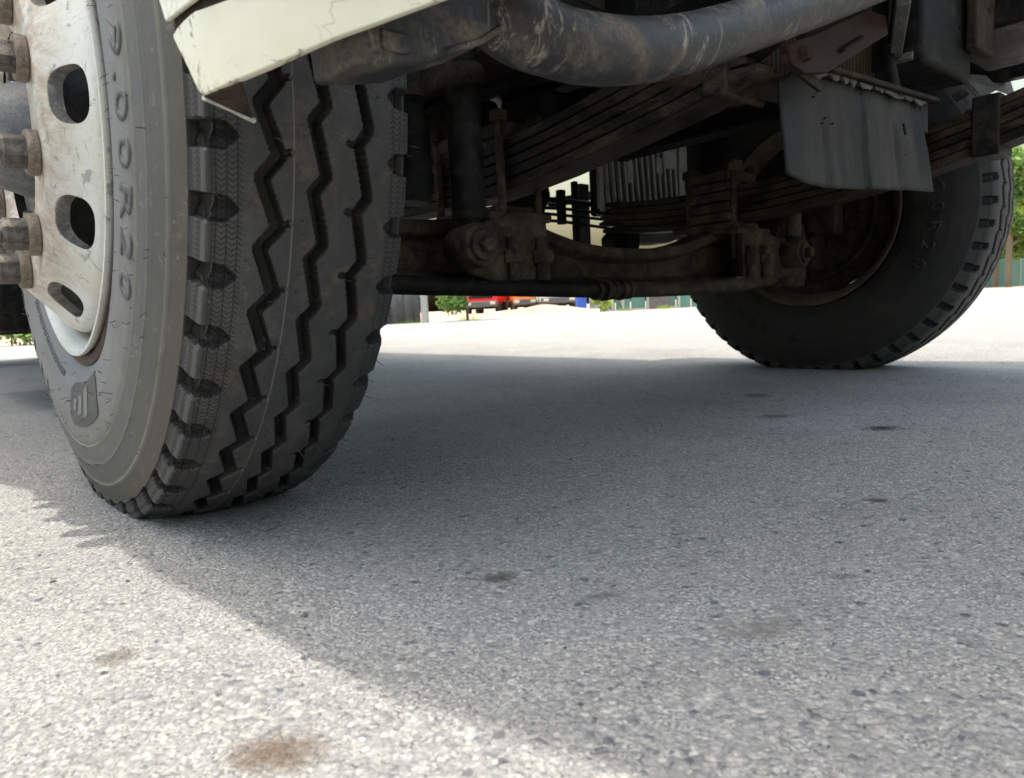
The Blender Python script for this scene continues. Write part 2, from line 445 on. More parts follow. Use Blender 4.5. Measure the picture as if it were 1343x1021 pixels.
class MB:
    def __init__(s):
        s.v, s.f = [], []
    def add(s, vs, fs):
        b = len(s.v)
        s.v += [tuple(v) for v in vs]
        s.f += [tuple(i+b for i in f) for f in fs]
        return s
    def box(s, c, size, rot=None):
        hx, hy, hz = [q/2 for q in size]
        P = [Vector((x, y, z)) for z in (-hz, hz) for y in (-hy, hy) for x in (-hx, hx)]
        if rot is not None:
            P = [rot @ p for p in P]
        P = [p+Vector(c) for p in P]
        return s.add(P, [(0, 2, 3, 1), (4, 5, 7, 6), (0, 1, 5, 4), (2, 6, 7, 3), (0, 4, 6, 2), (1, 3, 7, 5)])
    def bar(s, a, b, wd, ht, up=(0, 0, 1)):
        a, b = Vector(a), Vector(b)
        d = (b-a)
        x = d.normalized()
        z = Vector(up)
        y = z.cross(x).normalized()
        z = x.cross(y)
        Rm = Matrix((x, y, z)).transposed()
        return s.box((a+b)/2, (d.length, wd, ht), Rm)
    def tube(s, path, rad, n=12, cap=True, flat=1.0):
        P = [Vector(p) for p in path]
        if isinstance(rad, (int, float)):
            rad = [rad]*len(P)
        rings = []
        ref = Vector((0, 0, 1))
        for i, p in enumerate(P):
            t = (P[min(i+1, len(P)-1)]-P[max(i-1, 0)]).normalized()
            if abs(t.dot(ref)) > .95:
                ref2 = Vector((0, 1, 0))
            else:
                ref2 = ref
            a = ref2.cross(t).normalized()
            b = t.cross(a)
            rings.append([p+rad[i]*(math.cos(q)*a+flat*math.sin(q)*b) for q in [2*PI*j/n for j in range(n)]])
        vs = [v for r in rings for v in r]
        fs = []
        for i in range(len(P)-1):
            for j in range(n):
                k = (j+1) % n
                fs.append((i*n+j, i*n+k, (i+1)*n+k, (i+1)*n+j))
        if cap:
            fs.append(tuple(range(n))[::-1])
            fs.append(tuple((len(P)-1)*n+j for j in range(n)))
        return s.add(vs, fs)
    def lathe(s, prof, n=96, c=(0, 0, 0), axis='x', close=False):
        """prof: (offset along axis, radius)"""
        vs, fs = [], []
        for (x, r) in prof:
            for j in range(n):
                q = 2*PI*j/n
                a, b = r*math.cos(q), r*math.sin(q)
                p = (x, a, b) if axis == 'x' else ((a, x, b) if axis == 'y' else (a, b, x))
                vs.append((p[0]+c[0], p[1]+c[1], p[2]+c[2]))
        m_ = len(prof)
        for i in range(m_-1+(1 if close else 0)):
            i2 = (i+1) % m_
            for j in range(n):
                k = (j+1) % n
                fs.append((i*n+j, i2*n+j, i2*n+k, i*n+k))
        return s.add(vs, fs)
    def prism(s, poly, d0, d1, axis='y'):
        """poly in the plane normal to axis; extruded between d0 and d1"""
        def mk(p, d):
            return {'y': (p[0], d, p[1]), 'x': (d, p[0], p[1]), 'z': (p[0], p[1], d)}[axis]
        n = len(poly)
        vs = [mk(p, d0) for p in poly]+[mk(p, d1) for p in poly]
        fs = [tuple(range(n)), tuple(range(n, 2*n))[::-1]]
        for i in range(n):
            j = (i+1) % n
            fs.append((i, i+n, j+n, j))
        return s.add(vs, fs)
    def cyl(s, a, b, r, n=24):
        return s.tube([a, b], r, n)
    def build(s, name, mat, parent=None, loc=(0, 0, 0), bevel=0, smooth=None, seg=2):
        me = bpy.data.meshes.new(name)
        me.from_pydata(s.v, [], s.f)
        bm = bmesh.new(); bm.from_mesh(me)
        bmesh.ops.recalc_face_normals(bm, faces=bm.faces)
        bm.to_mesh(me); bm.free()
        me.materials.append(mat)
        o = bpy.data.objects.new(name, me)
        o.location = loc
        link(o, parent)
        if bevel:
            b = o.modifiers.new('bevel', 'BEVEL')
            b.width = bevel; b.segments = seg; b.limit_method = 'ANGLE'; b.angle_limit = R(35)
            b.harden_normals = False
        if smooth is None:
            smooth = 38
        if smooth:
            me.shade_smooth()
            sharp(me, smooth)
        return o

def sharp(me, deg):
    try:
        me.set_sharp_from_angle(angle=R(deg))
    except Exception:
        pass

def np_mesh(name, V, F, mat_list, midx=None, uv=None):
    """V (n,3), F (m,4) numpy"""
    me = bpy.data.meshes.new(name)
    me.vertices.add(len(V)); me.vertices.foreach_set('co', V.astype(np.float32).ravel())
    me.loops.add(F.size); me.loops.foreach_set('vertex_index', F.astype(np.int32).ravel())
    me.polygons.add(len(F))
    me.polygons.foreach_set('loop_start', np.arange(0, F.size, F.shape[1], dtype=np.int32))
    me.polygons.foreach_set('loop_total', np.full(len(F), F.shape[1], dtype=np.int32))
    for m_ in mat_list:
        me.materials.append(m_)
    if midx is not None:
        me.polygons.foreach_set('material_index', midx.astype(np.int32))
    if uv is not None:
        l = me.uv_layers.new(name='uv')
        l.data.foreach_set('uv', uv.astype(np.float32).ravel())
    me.update(calc_edges=True)
    me.validate()
    me.shade_smooth()
    return me

# ------------------------------------------------------------------ ground
GZ = .018                                        # road surface height
ZC = .518                                        # wheel centre height
ORIGIN = Vector((-.5001, 1.0872, 0))             # centre of the near front wheel on the ground
RT = Matrix.Rotation(YAW, 3, 'Z')
def tw(x, y, z=0):                               # truck axes to world
    return ORIGIN+RT @ Vector((x, y, z))

def sheet(name, poly, z, mat, label=None):
    me = bpy.data.meshes.new(name)
    me.from_pydata([(x, y, z) for x, y in poly], [], [tuple(range(len(poly)))])
    me.materials.append(mat)
    o = bpy.data.objects.new(name, me)
    link(o)
    tag(o, kind='structure')
    return o
STAINS += [
    # world x, y, half sizes, rotation, colour, strength
    (-.021, .653, .022, .015, .2, (.060, .057, .050), .85),
    (.069, .597, .022, .009, .2, (.07, .065, .058), .6),
    (-.149, .394, .036, .024, .1, (.075, .052, .032), .85),
    (-.312, .527, .018, .017, .1, (.085, .075, .065), .75),
    (.667, 1.287, .040, .030, .1, (.012, .012, .012), .95),
    (.541, 1.472, .048, .030, .1, (.035, .035, .035), .7),
    (.616, 1.799, .040, .045, .1, (.04, .04, .04), .7),
    (.430, .838, .018, .014, .1, (.025, .025, .025), .85),
    (.180, .520, .045, .022, .1, (.09, .082, .075), .45),
    (.286, .612, .016, .008, .1, (.04, .05, .065), .6),
]
asph = asphalt_mat()
dirt = NT('dry_dirt')
dn = dirt.noise(1.2, 8, .65); dn2 = dirt.noise(16, 6)
dirt = dirt.out(dirt.mix(.6, dirt.ramp(dn, [(.35, (.26, .19, .125)), (.65, (.36, .29, .21))]), dirt.ramp(dn2, [(.3, .75), (.7, 1.2)]), 'MULTIPLY'), .95)
sheet('ground', [(-900, -60), (900, -60), (900, 1500), (-900, 1500)], -.02, dirt)
road = [(-60, -30), (60, -30), (60, 41), (40, 39.5), (25, 36.5), (16, 29), (10.9, 24.2), (7.5, 21.8), (5, 20.6), (2.6, 20.4), (.8, 20.2), (-2.9, 18.5), (-7.1, 16.5), (-10.4, 14.9), (-20, 10.5), (-60, -5)]
sheet('road', road, GZ, asph)

# loose pebbles and grit lying on the asphalt: nobody could count them
pb = MB()
def pebble(x, y, s):
    ico = [(0, 0, 1), (.9, 0, .3), (.28, .85, .35), (-.72, .53, .3), (-.72, -.53, .35), (.28, -.85, .3), (0, 0, -.6)]
    q = random.random()*6.3
    vs = []
    for (a, b, c) in ico:
        a *= s*random.uniform(.75, 1.2); b *= s*random.uniform(.6, .95); c *= s*random.uniform(.4, .7)
        vs.append((x+a*math.cos(q)-b*math.sin(q), y+a*math.sin(q)+b*math.cos(q), GZ+c+s*.15))
    pb.add(vs, [(0, 1, 2), (0, 2, 3), (0, 3, 4), (0, 4, 5), (0, 5, 1), (6, 2, 1), (6, 3, 2), (6, 4, 3), (6, 5, 4), (6, 1, 5)])
for i in range(420):
    d = random.uniform(.3, 3.2)
    a = random.uniform(-.75, .75)
    pebble(d*math.tan(a)*.9, d, random.choice([.0012, .0016, .002, .0025]))
for (x, y, s) in ((-.56, .475, .0035), (-.47, .70, .004), (-.39, .69, .003), (-.185, .585, .0045), (.31, .62, .0035), (-.32, .33, .003)):
    pebble(x, y, s)
gr = pb.build('loose_gravel', dusty('dark_grit', (.05, .055, .065), (.2, .18, .15), .5, 60, .85), smooth=0)
tag(gr, 'small dark loose grit scattered over the grey asphalt', 'gravel', kind='stuff')

# ------------------------------------------------------------------ truck
truck = empty('truck', tuple(ORIGIN), YAW)
tag(truck, 'dirty cream truck seen from below, its front wheel filling the left of the picture', 'truck')

# ---- tyre
PITCHES = 52
PD = 360/PITCHES
ARC = .528*PI/180                                # metres per degree
def seg_dist(px, py, a, b):
    ax, ay = a; bx, by = b
    dx, dy = bx-ax, by-ay
    t = np.clip(((px-ax)*dx+(py-ay)*dy)/(dx*dx+dy*dy), 0, 1)
    return np.hypot(px-ax-t*dx, py-ay-t*dy)

def tread_depth(TH, X):
    """TH degrees, X lateral metres -> depth in metres (one pitch, periodic)"""
    U = TH*ARC
    P = PD*ARC
    dep = np.zeros_like(X)
    grooves = [
        ([(-.063, -6.7), (-.047, -11.5), (-.063, -13.62)], .0068, [((-.047, -11.35), (-.037, -11.0), .0035)]),
        ([(-.0148, -7.75), (-.0022, -13.05), (-.0148, -14.67)], .0066, []),
        ([(.0320, -9.6), (.0440, -14.9), (.0320, -16.52)], .0062, [((.031, -9.65), (.0215, -9.5), .0036)])]
    for pts, hw, notches in grooves:
        d = np.full_like(X, 9.)
        pts = [(p[0], p[1]*ARC) for p in pts]
        for k in range(-1, 5):
            for a, b in zip(pts[:-1], pts[1:]):
                o = k*P
                d = np.minimum(d, seg_dist(X, U, (a[0], a[1]+o), (b[0], b[1]+o)))
        dep = np.maximum(dep, .0150*np.clip((hw-d)/.0021, 0, 1))
        for a, b, h2 in notches:
            dn_ = np.full_like(X, 9.)
            for k in range(-1, 5):
                o = k*P
                dn_ = np.minimum(dn_, seg_dist(X, U, (a[0], a[1]*ARC+o), (b[0], b[1]*ARC+o)))
            dep = np.maximum(dep, .007*np.clip((h2-dn_)/.0016, 0, 1))
    # shoulder notches, outer
    for k in range(-1, 5):
        c = (-10.0+k*PD)*ARC
        hh = np.interp(X, [-.1135, -.108, -.092, -.0815], [.0125, .0135, .0125, .0020])
        sd = hh-np.abs(U-c)
        sd = np.where((X < -.0810) & (X > -.1172), sd, -1)
        lat = np.clip((-.0805-X)/.003, 0, 1)
        scoop = .0125*np.clip(sd/.0022, 0, 1)*(.62+.38*np.clip((U-c)/.010+.5, 0, 1))
        dep = np.maximum(dep, scoop*lat)
        c = (-11.05+k*PD)*ARC
        hh = np.interp(X, [.066, .076, .105], [.001, .0100, .0125])
        sd = hh-np.abs(U-c)
        sd = np.where((X > .066) & (X < .1045), sd, -1)
        dep = np.maximum(dep, .0120*np.clip(sd/.0028, 0, 1))
    # moulding line on the second rib
    dep -= .0012*np.clip(1-np.abs(X+.0345)/.0012, 0, 1)*(dep < .001)
    return dep

def make_tyre(name, nth, ds, keep_detail=True):
    P = np.array(PROF)
    # resample the profile: fine across the tread
    xs, rs = [], []
    for (a, b) in zip(P[:-1], P[1:]):
        L = np.hypot(*(b-a))
        tread = a[1] > .4895 and b[1] > .470
        n = max(1, int(math.ceil(L/(ds if tread else .006))))
        for i in range(n):
            t = i/n
            xs.append(a[0]+(b[0]-a[0])*t); rs.append(a[1]+(b[1]-a[1])*t)
    xs.append(P[-1][0]); rs.append(P[-1][1])
    xs, rs = np.array(xs), np.array(rs)
    ns = len(xs)
    # normals of the profile
    tx, tr = np.gradient(xs), np.gradient(rs)
    ln = np.hypot(tx, tr)
    nx_, nr = -tr/ln, tx/ln
    th1 = np.arange(nth)/nth*PD-PD*2            # -13.8 .. -6.9 degrees
    TH, X = np.meshgrid(th1, xs, indexing='ij')
    D = tread_depth(TH, X)
    outer = (rs > .4895)[None, :]
    D = np.where(outer, D, 0)
    D = np.tile(D, (PITCHES, 1))
    N = nth*PITCHES
    th = (np.arange(N)/nth*PD-PD*2)*PI/180
    XX = xs[None, :]-D*nx_[None, :]
    RR = rs[None, :]-D*nr[None, :]
    y = -RR*np.cos(th)[:, None]
    z = RR*np.sin(th)[:, None]
    V = np.stack([XX*np.ones_like(y), y, z], -1)
    # flattened where it stands on the road, bulging a little above
    zz = V[..., 2]
    floor = -(ZC-GZ-.0005)
    sq = np.clip((-zz-.36)/.16, 0, 1)
    V[..., 0] *= 1+.025*sq**2
    V[..., 2] = np.maximum(zz, floor)
    V = V.reshape(-1, 3)
    i = np.arange(N)[:, None]; j = np.arange(ns-1)[None, :]
    a = i*ns+j; b = ((i+1) % N)*ns+j
    F = np.stack([a, b, b+1, a+1], -1).reshape(-1, 4)
    u0 = (np.arange(N)*PD/nth*ARC)[:, None]+0*j; u1 = u0+PD/nth*ARC
    sl = np.concatenate([[0], np.cumsum(np.hypot(np.diff(xs), np.diff(rs)))])
    v0 = sl[:-1][None, :]+0*i; v1 = sl[1:][None, :]+0*i
    uv = np.stack([np.stack([u0, v0], -1), np.stack([u1, v0], -1), np.stack([u1, v1], -1), np.stack([u0, v1], -1)], -2).reshape(-1, 2)
    rm = (rs[:-1]+rs[1:])/2
    mi = np.where(rm < .4897, 1, 0)[None, :]+0*i
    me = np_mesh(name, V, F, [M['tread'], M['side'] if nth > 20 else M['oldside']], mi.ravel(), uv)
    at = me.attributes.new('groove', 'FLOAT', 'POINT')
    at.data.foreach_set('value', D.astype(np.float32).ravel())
    sharp(me, 42)
    return me

def sidewall_x(r):
    pr = [p for p in PROF if p[0] < -.09 and p[1] < .49]
    return float(np.interp(r, [p[1] for p in pr], [p[0] for p in pr]))

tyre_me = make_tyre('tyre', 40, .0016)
tyre_far_me = make_tyre('tyre_far', 14, .0036)

# ---- raised lettering on the sidewall
def sidewall_text(txt, size, ang, r0, raise_=.0013, spacing=1.05, squeeze=1.0):
    cu = bpy.data.curves.new('t', 'FONT')
    cu.body = txt; cu.size = size; cu.space_character = spacing
    cu.align_x = 'CENTER'; cu.extrude = .0; cu.resolution_u = 4; cu.offset = .0006
    ob = bpy.data.objects.new('t', cu)
    C.objects.link(ob)
    bpy.context.view_layer.update()
    me = bpy.data.meshes.new_from_object(ob.evaluated_get(bpy.context.evaluated_depsgraph_get()))
    bpy.data.objects.remove(ob)
    bm = bmesh.new(); bm.from_mesh(me)
    bmesh.ops.triangulate(bm, faces=bm.faces)
    bmesh.ops.subdivide_edges(bm, edges=[e for e in bm.edges if e.calc_length() > .012], cuts=1)
    ext = bmesh.ops.extrude_face_region(bm, geom=bm.faces[:])
    new = {v for v in ext['geom'] if isinstance(v, bmesh.types.BMVert)}
    for v in bm.verts:
        tx, ty = v.co.x*squeeze, v.co.y
        r = r0+ty
        a = R(ang)-tx/r0                            # clockwise when seen from outside (-x side)
        x = sidewall_x(r)+(.0008 if v not in new else -raise_)
        v.co = (x, -r*math.cos(a), r*math.sin(a))
    bmesh.ops.recalc_face_normals(bm, faces=bm.faces)
    return bm
def join_bms(bms, name, mat, parent):
    me = bpy.data.meshes.new(name)
    out = bmesh.new()
    for b in bms:
        t = bpy.data.meshes.new('tmp'); b.to_mesh(t); b.free()
        out.from_mesh(t); bpy.data.meshes.remove(t)
    out.to_mesh(me); out.free()
    me.materials.append(mat)
    o = bpy.data.objects.new(name, me)
    return link(o, parent)

# ---- wheel disc: a shell with real hand holes
DISC = [(.130, -.166), (.134, -.1725), (.140, -.175), (.185, -.175), (.196, -.175), (.206, -.167), (.216, -.157), (.228, -.146), (.240, -.137), (.248, -.131), (.254, -.120), (.258, -.085), (.262, -.075)]
def disc_x(r):
    return float(np.interp(r, [p[0] for p in DISC], [p[1] for p in DISC]))
HOLES = []
def wheel_disc():
    HOLES.clear()
    mb = MB()
    # inner flat with bolt circle
    mb.lathe([(x, r) for r, x in DISC if r <= .1861]+[(disc_x(.190), .190)], 120)
    # sectors with holes
    NS = 10
    for s in range(NS):
        a0 = R(1.5+36*s)
        half = R(18)
        r0, r1 = .190, .2540
        rc, ra, rb = .2245, R(8.0), .0190           # hole centre radius, half length (angle), half width
        n = 12
        rect = []
        for i in range(n): rect.append((-half+2*half*i/n, r0))
        for i in range(n): rect.append((half, r0+(r1-r0)*i/n))
        for i in range(n): rect.append((half-2*half*i/n, r1))
        for i in range(n): rect.append((-half, r1-(r1-r0)*i/n))
        m_ = len(rect)
        hole = []
        for i, (a, r) in enumerate(rect):
            # matched superellipse point
            q = math.atan2((r-(r0+r1)/2)/((r1-r0)/2), a/half)
            cq, sq = math.cos(q), math.sin(q)
            e = 2/2.7
            hole.append((ra*math.copysign(abs(cq)**e, cq), rc+rb*math.copysign(abs(sq)**e, sq)))
        rings = []
        K = 7
        for k in range(K+1):
            t = k/K
            rings.append([(h[0]+(q[0]-h[0])*t, h[1]+(q[1]-h[1])*t) for h, q in zip(hole, rect)])
        vs = []
        # hole wall going inward, then the lip, then the face
        wv = [(disc_x(r)+dd, -r*math.cos(a0+a), r*math.sin(a0+a)) for dd in (.0155, .0012) for (a, r) in hole]
        HOLES.append((wv, [(i, (i+1) % m_, m_+(i+1) % m_, m_+i) for i in range(m_)]))
        vs += [(disc_x(r)+.0012, -r*math.cos(a0+a), r*math.sin(a0+a)) for (a, r) in hole]
        for ring in rings:
            for (a, r) in ring:
                vs.append((disc_x(r), -r*math.cos(a0+a), r*math.sin(a0+a)))
        fs = []
        for k in range(K+1):
            for i in range(m_):
                j = (i+1) % m_
                fs.append((k*m_+i, k*m_+j, (k+1)*m_+j, (k+1)*m_+i))
        mb.add(vs, fs)
    mb.lathe([(disc_x(.2540), .2540), (-.100, .2555), (-.085, .258), (-.072, .2605)], 120)
    return mb
def rim_barrel():
    return MB().lathe([(-.0715, .2600), (-.100, .2605), (-.112, .263), (-.120, .268), (-.1265, .275), (-.132, .2795), (-.1345, .2825), (-.1340, .2858), (-.1305, .2868), (-.1265, .2850),
                       (-.1230, .281), (-.112, .276), (-.05, .274), (.08, .2745), (.105, .282), (.110, .2925), (.1155, .2945), (.119, .292), (.117, .285), (.108, .276), (.098, .267), (.06, .2605), (.0, .252), (-.05, .256)], 144, close=True)

def hexnut(c, r, h, out=-1):
    """axis along x, outer end towards -x"""
    mb = MB()
    x0 = c[0]
    n = 6
    prof = [(0, r), (-h*.86, r), (-h, r*.86)]
    vs = []
    for dx, rr in prof:
        for j in range(n):
            q = 2*PI*j/n
            vs.append((x0+dx, c[1]+rr*math.cos(q), c[2]+rr*math.sin(q)))
    fs = []
    for i in range(2):
        for j in range(n):
            k = (j+1) % n
            fs.append((i*n+j, i*n+k, (i+1)*n+k, (i+1)*n+j))
    fs.append(tuple(2*n+j for j in range(n)))
    mb.add(vs, fs)
    return mb

def make_wheel(tyre_mesh, detail=True):
    root = wheel_disc().build('wheel', M['rim'], None, smooth=40)
    for wv, wf in HOLES:
        MB().add(wv, wf).build('hand_hole', M['holewall'], root, smooth=60)
    rb = rim_barrel().build('rim', M['rim'], root, smooth=50)
    ty = link(bpy.data.objects.new('tyre', tyre_mesh), root)
    MB().lathe([(-.1200, .2830), (-.1245, .2860), (-.1262, .2950), (-.1235, .3000), (-.110, .300), (-.108, .283)], 144, close=True).build('lock_ring', M['ring'], root)
    # brake drum behind the holes
    MB().lathe([(.045, .10), (.045, .2535), (.049, .2545), (.053, .2535), (.053, .10)], 72, close=True).build('backing_plate', M['drum'], root)
    MB().lathe([(-.10, .0), (-.10, .196), (-.09, .205), (.055, .207), (.06, .212), (.075, .212), (.078, .20), (.03, .196), (.03, .0)], 72).build('brake_drum', M['holedrum'] if detail else M['drum'], root)
    # hub
    hb = MB().lathe([(-.095, .128), (-.150, .128), (-.155, .124), (-.156, .085), (-.160, .074), (-.190, .064), (-.205, .058), (-.211, .048), (-.212, .0)], 48).build('hub', M['hub'], root)
    for j in range(8):
        q = R(22+45*j)
        c = (-.156, -.103*math.cos(q), .103*math.sin(q))
        hexnut(c, .0105, .012).build('hub_bolt', M['nut'], root, smooth=0)
    # lug nuts with washers: one of each, shared
    nm = hexnut((0, 0, 0), .0195, .025)
    nut0 = nm.build('lug_nut', M['nut'], root, bevel=.0012, smooth=30)
    wm = MB().lathe([(0, .0), (0, .0235), (-.002, .0255), (-.0095, .0255), (-.0125, .0240), (-.0125, 0)], 32)
    wash0 = wm.build('nut_washer', M['washer'], root)
    st = MB().lathe([(-.024, .0110), (-.0315, .0110), (-.0335, .0095), (-.0335, 0)], 20)
    stud0 = st.build('wheel_stud', M['nut'], root)
    for k in range(10):
        q = R(-16.5+36*k)
        c = (-.175, -.1675*math.cos(q), .1675*math.sin(q))
        for src, off, fix in ((wash0, .0, 0), (nut0, -.0125, 1), (stud0, -.0125, 0)):
            o = src if k == 0 else link(src.copy(), root)
            o.parent = root
            o.location = (c[0]+off, c[1], c[2])
            o.rotation_euler = (random.uniform(0, 1.0) if fix else 0, 0, 0)
    if detail:
        for ch, ang, r0, sz, sq in (('9', 2.2, .3755, .043, 1.45), ('.', -2.2, .3755, .043, 1.45), ('0', -6.2, .3755, .043, 1.45), ('0', -12.5, .3755, .043, 1.45), ('R', -19.2, .3755, .043, 1.45),
                                    ('2', -25.7, .3755, .043, 1.45), ('0', -32.0, .3755, .043, 1.45), ('H', -125.5, .386, .062, 1.45), ('T', -137, .386, .062, 1.45), ('A', -149, .386, .062, 1.45)):
            join_bms([sidewall_text(ch, sz, ang, r0, .0012, squeeze=sq)], 'raised_letter', M['letter'], root)
        tag(join_bms([sidewall_text('MAX LOAD SINGLE 3000 KG AT 830 KPA COLD', .0095, -124, .322, .0008)], 'small_print', M['letter'], root), kind='stuff')
        # badge: rounded dark shield with three bars
        def polar_patch(pts, raise_, name, mat, parent):
            bm = bmesh.new()
            vs = [bm.verts.new((p[0], p[1], 0)) for p in pts]
            bm.faces.new(vs)
            bmesh.ops.triangulate(bm, faces=bm.faces)
            bmesh.ops.subdivide_edges(bm, edges=bm.edges, cuts=3, use_grid_fill=True)
            ext = bmesh.ops.extrude_face_region(bm, geom=bm.faces[:])
            new = {v for v in ext['geom'] if isinstance(v, bmesh.types.BMVert)}
            for v in bm.verts:
                a = R(-81)-v.co.x/.355
                r = .353+v.co.y
                x = sidewall_x(r)+(.0008 if v not in new else -raise_)
                v.co = (x, -r*math.cos(a), r*math.sin(a))
            bmesh.ops.recalc_face_normals(bm, faces=bm.faces)
            me = bpy.data.meshes.new(name); bm.to_mesh(me); bm.free()
            me.materials.append(mat)
            return link(bpy.data.objects.new(name, me), parent)
        def rr(cx, cy, hx, hy, rad, n=5):
            out = []
            for (sx, sy, q0) in ((1, 1, 0), (-1, 1, 90), (-1, -1, 180), (1, -1, 270)):
                for i in range(n+1):
                    q = R(q0+90*i/n)
                    out.append((cx+sx*(hx-rad)+rad*math.cos(q), cy+sy*(hy-rad)+rad*math.sin(q)))
            return out
        polar_patch(rr(0, 0, .090, .030, .022), .0010, 'badge', M['badge'], root)
        for (cx, hy, hx) in ((.052, .008, .010), (.018, .013, .012), (-.020, .019, .013)):
            polar_patch([(cx-hx, .0-hy), (cx+hx, -hy), (cx+hx*1.15, hy), (cx-hx*.5, hy*.9)], .0018, 'badge_bar', M['side'], root)
        # vent spews: little rubber hairs on sidewall and tread
        hb_ = MB()
        for i in range(170):
            a = random.uniform(-150, 60)
            r = random.choice([.312, .325, .352, .372, .395, .41, .410, .436, .437, .4652, .4905])
            q = R(a)
            x = sidewall_x(r)
            p = Vector((x-.0006, -r*math.cos(q), r*math.sin(q)))
            d = Vector((-.35, random.uniform(-1, 1), random.uniform(-.4, .4))).normalized()*random.uniform(.004, .011)
            hb_.tube([p, p+d*.6+Vector((-.0008, 0, 0)), p+d], [.00045, .0004, .0002], 4)
        tips = [(-.104, .515), (-.077, .524), (-.052, .528), (-.026, .5295), (-.004, .530), (.024, .529), (.052, .526), (.066, .524), (.097, .512)]
        for k in range(-9, 3):
            for (x, r) in tips:
                for rep in range(2):
                    if random.random() < .30:
                        continue
                    q = R(-10+k*PD+random.uniform(-2.5, 2.5))
                    rr_ = r
                    p = Vector((x, -rr_*math.cos(q), rr_*math.sin(q)))
                    n_ = Vector((0, -math.cos(q), math.sin(q)))
                    L = random.uniform(.004, .012)
                    b = Vector((random.uniform(-.8, .8), random.uniform(-.3, .3), random.uniform(-.6, .6)))*L
                    hb_.tube([p, p+n_*L*.6+b*.4, p+n_*L*.8+b], [.0005, .0004, .00025], 4)
        o = hb_.build('rubber_nib', M['hair'], root, smooth=0)
        tag(o, kind='stuff')
    return root

wheel = make_wheel(tyre_me)
wheel.parent = truck
wheel.location = (0, 0, ZC)
wheel['label'] = 'near front wheel with cream disc and rusty lug nuts'
wheel2 = make_wheel(tyre_far_me, False)
wheel2.parent = truck
def inner_letter(ch, sz, ang, r0):
    bm = sidewall_text(ch, sz, ang, r0, .0015, squeeze=1.2)
    for v in bm.verts:
        v.co.x = -v.co.x-.013                       # the same letters on the inner sidewall
    bmesh.ops.transform(bm, matrix=Matrix.Scale(-1, 4, (0, 1, 0)), verts=bm.verts)
    bmesh.ops.reverse_faces(bm, faces=bm.faces)
    return bm
for i_, ch in enumerate('9.00R20'):
    join_bms([inner_letter(ch, .05, 20-8*i_, .375)], 'raised_letter', M['oldletter'], wheel2)
for i_, ch in enumerate('9.00R20'):
    join_bms([inner_letter(ch, .05, -95-8*i_, .375)], 'raised_letter', M['oldletter'], wheel2)
wheel2.location = (2.06, 0, ZC)
wheel2.rotation_euler = (0, 0, PI)
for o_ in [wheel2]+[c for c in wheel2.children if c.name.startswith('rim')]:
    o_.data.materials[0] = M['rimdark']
wheel2['label'] = 'far front wheel seen from its inner side'

# rear twin wheels far back
def dup(src, parent, loc, rz=0):
    c = link(src.copy(), parent)
    c.location = loc; c.rotation_euler = (0, 0, rz)
    for ch in src.children:
        d = link(ch.copy(), c)
    return c
for (x, rz) in ((.06, 0), (2.00, PI)):
    d = dup(wheel2, truck, (x, 6.0, ZC), rz)
    d['label'] = 'rear wheel under the cargo bed'

# ---- leaf springs
def zspring_n(y):
    return float(np.interp(y, [-.86, -.72, -.60, -.50, -.38, -.225, -.057, .203, .378, .62, .85], [.640, .596, .562, .541, .522, .499, .482, .479, .487, .53, .585]))
def zspring_f(y):
    return float(np.interp(y, [-.90, -.725, -.653, -.534, -.447, -.339, -.155, .051, .196, .389, .62, .85], [.602, .553, .534, .508, .492, .480, .466, .462, .466, .486, .53, .585]))
def leaf(zf, x0, x1, y0, y1, dz, t, n=40):
    mb = MB()
    vs, fs = [], []
    for i in range(n+1):
        y = y0+(y1-y0)*i/n
        e = min(i, n-i)/n
        tk = t*(1 if e > .03 else .55+.45*e/.03)
        z = zf(y)+dz
        inset = 0 if e > .012 else .012
        vs += [(x0+inset, y, z), (x1-inset, y, z), (x1-inset, y, z+tk), (x0+inset, y, z+tk)]
    for i in range(n):
        a, b = i*4, i*4+4
        for j in range(4):
            k = (j+1) % 4
            fs.append((a+j, a+k, b+k, b+j))
    fs += [(3, 2, 1, 0), (n*4, n*4+1, n*4+2, n*4+3)]
    return mb.add(vs, fs)
def leaf_spring(zf, xc, label, spans):
    x0, x1 = xc-.037, xc+.037
    (y0, y1, t) = spans[0]
    z = 0
    root = None
    for i, (y0, y1, t) in enumerate(spans):
        jx = random.uniform(-.0015, .0015)
        o = leaf(zf, x0+jx, x1+jx, y0, y1, z, t).build('leaf_spring' if root is None else 'leaf', M['spring'], truck if root is None else root, bevel=.002, smooth=45)
        if root is None:
            root = o
            o['label'] = label
        z += t+.0022
    return root, z
LN, hN = leaf_spring(zspring_n, .618, 'leaf spring behind the near wheel', [(-.62, .80, .019), (-.60, .72, .017), (-.63, .78, .016), (-.66, .86, .016), (-.70, .90, .016)])
LF, hF = leaf_spring(zspring_f, 1.430, 'leaf spring beside the far wheel', [(-.82, .385, .019), (-.78, .40, .017), (-.84, .395, .016), (-.88, .41, .016), (-.90, .41, .016)])
# U-bolts, clamp blocks and spring pads
def clamp(root, xc, zb, zt, y0, y1):
    MB().box((xc, (y0+y1)/2, zt+.014), (.10, y1-y0, .028)).build('clamp_plate', M['spring'], root, bevel=.004)
    for y in (y0+.012, y1-.012):
        for sx in (-1, 1):
            MB().cyl((xc+sx*.046, y, zb-.07), (xc+sx*.046, y, zt+.05), .0085, 12).build('clamp_bolt', M['axle'], root)
            MB().lathe([(zt+.028, 0), (zt+.028, .017), (zt+.046, .017), (zt+.046, 0)], 6, (xc+sx*.046, y, 0), 'z').build('clamp_nut', M['axle'], root, smooth=0)
clamp(LN, .618, .46, .585, -.115, .105)
clamp(LF, 1.43, .44, .565, -.10, .06)
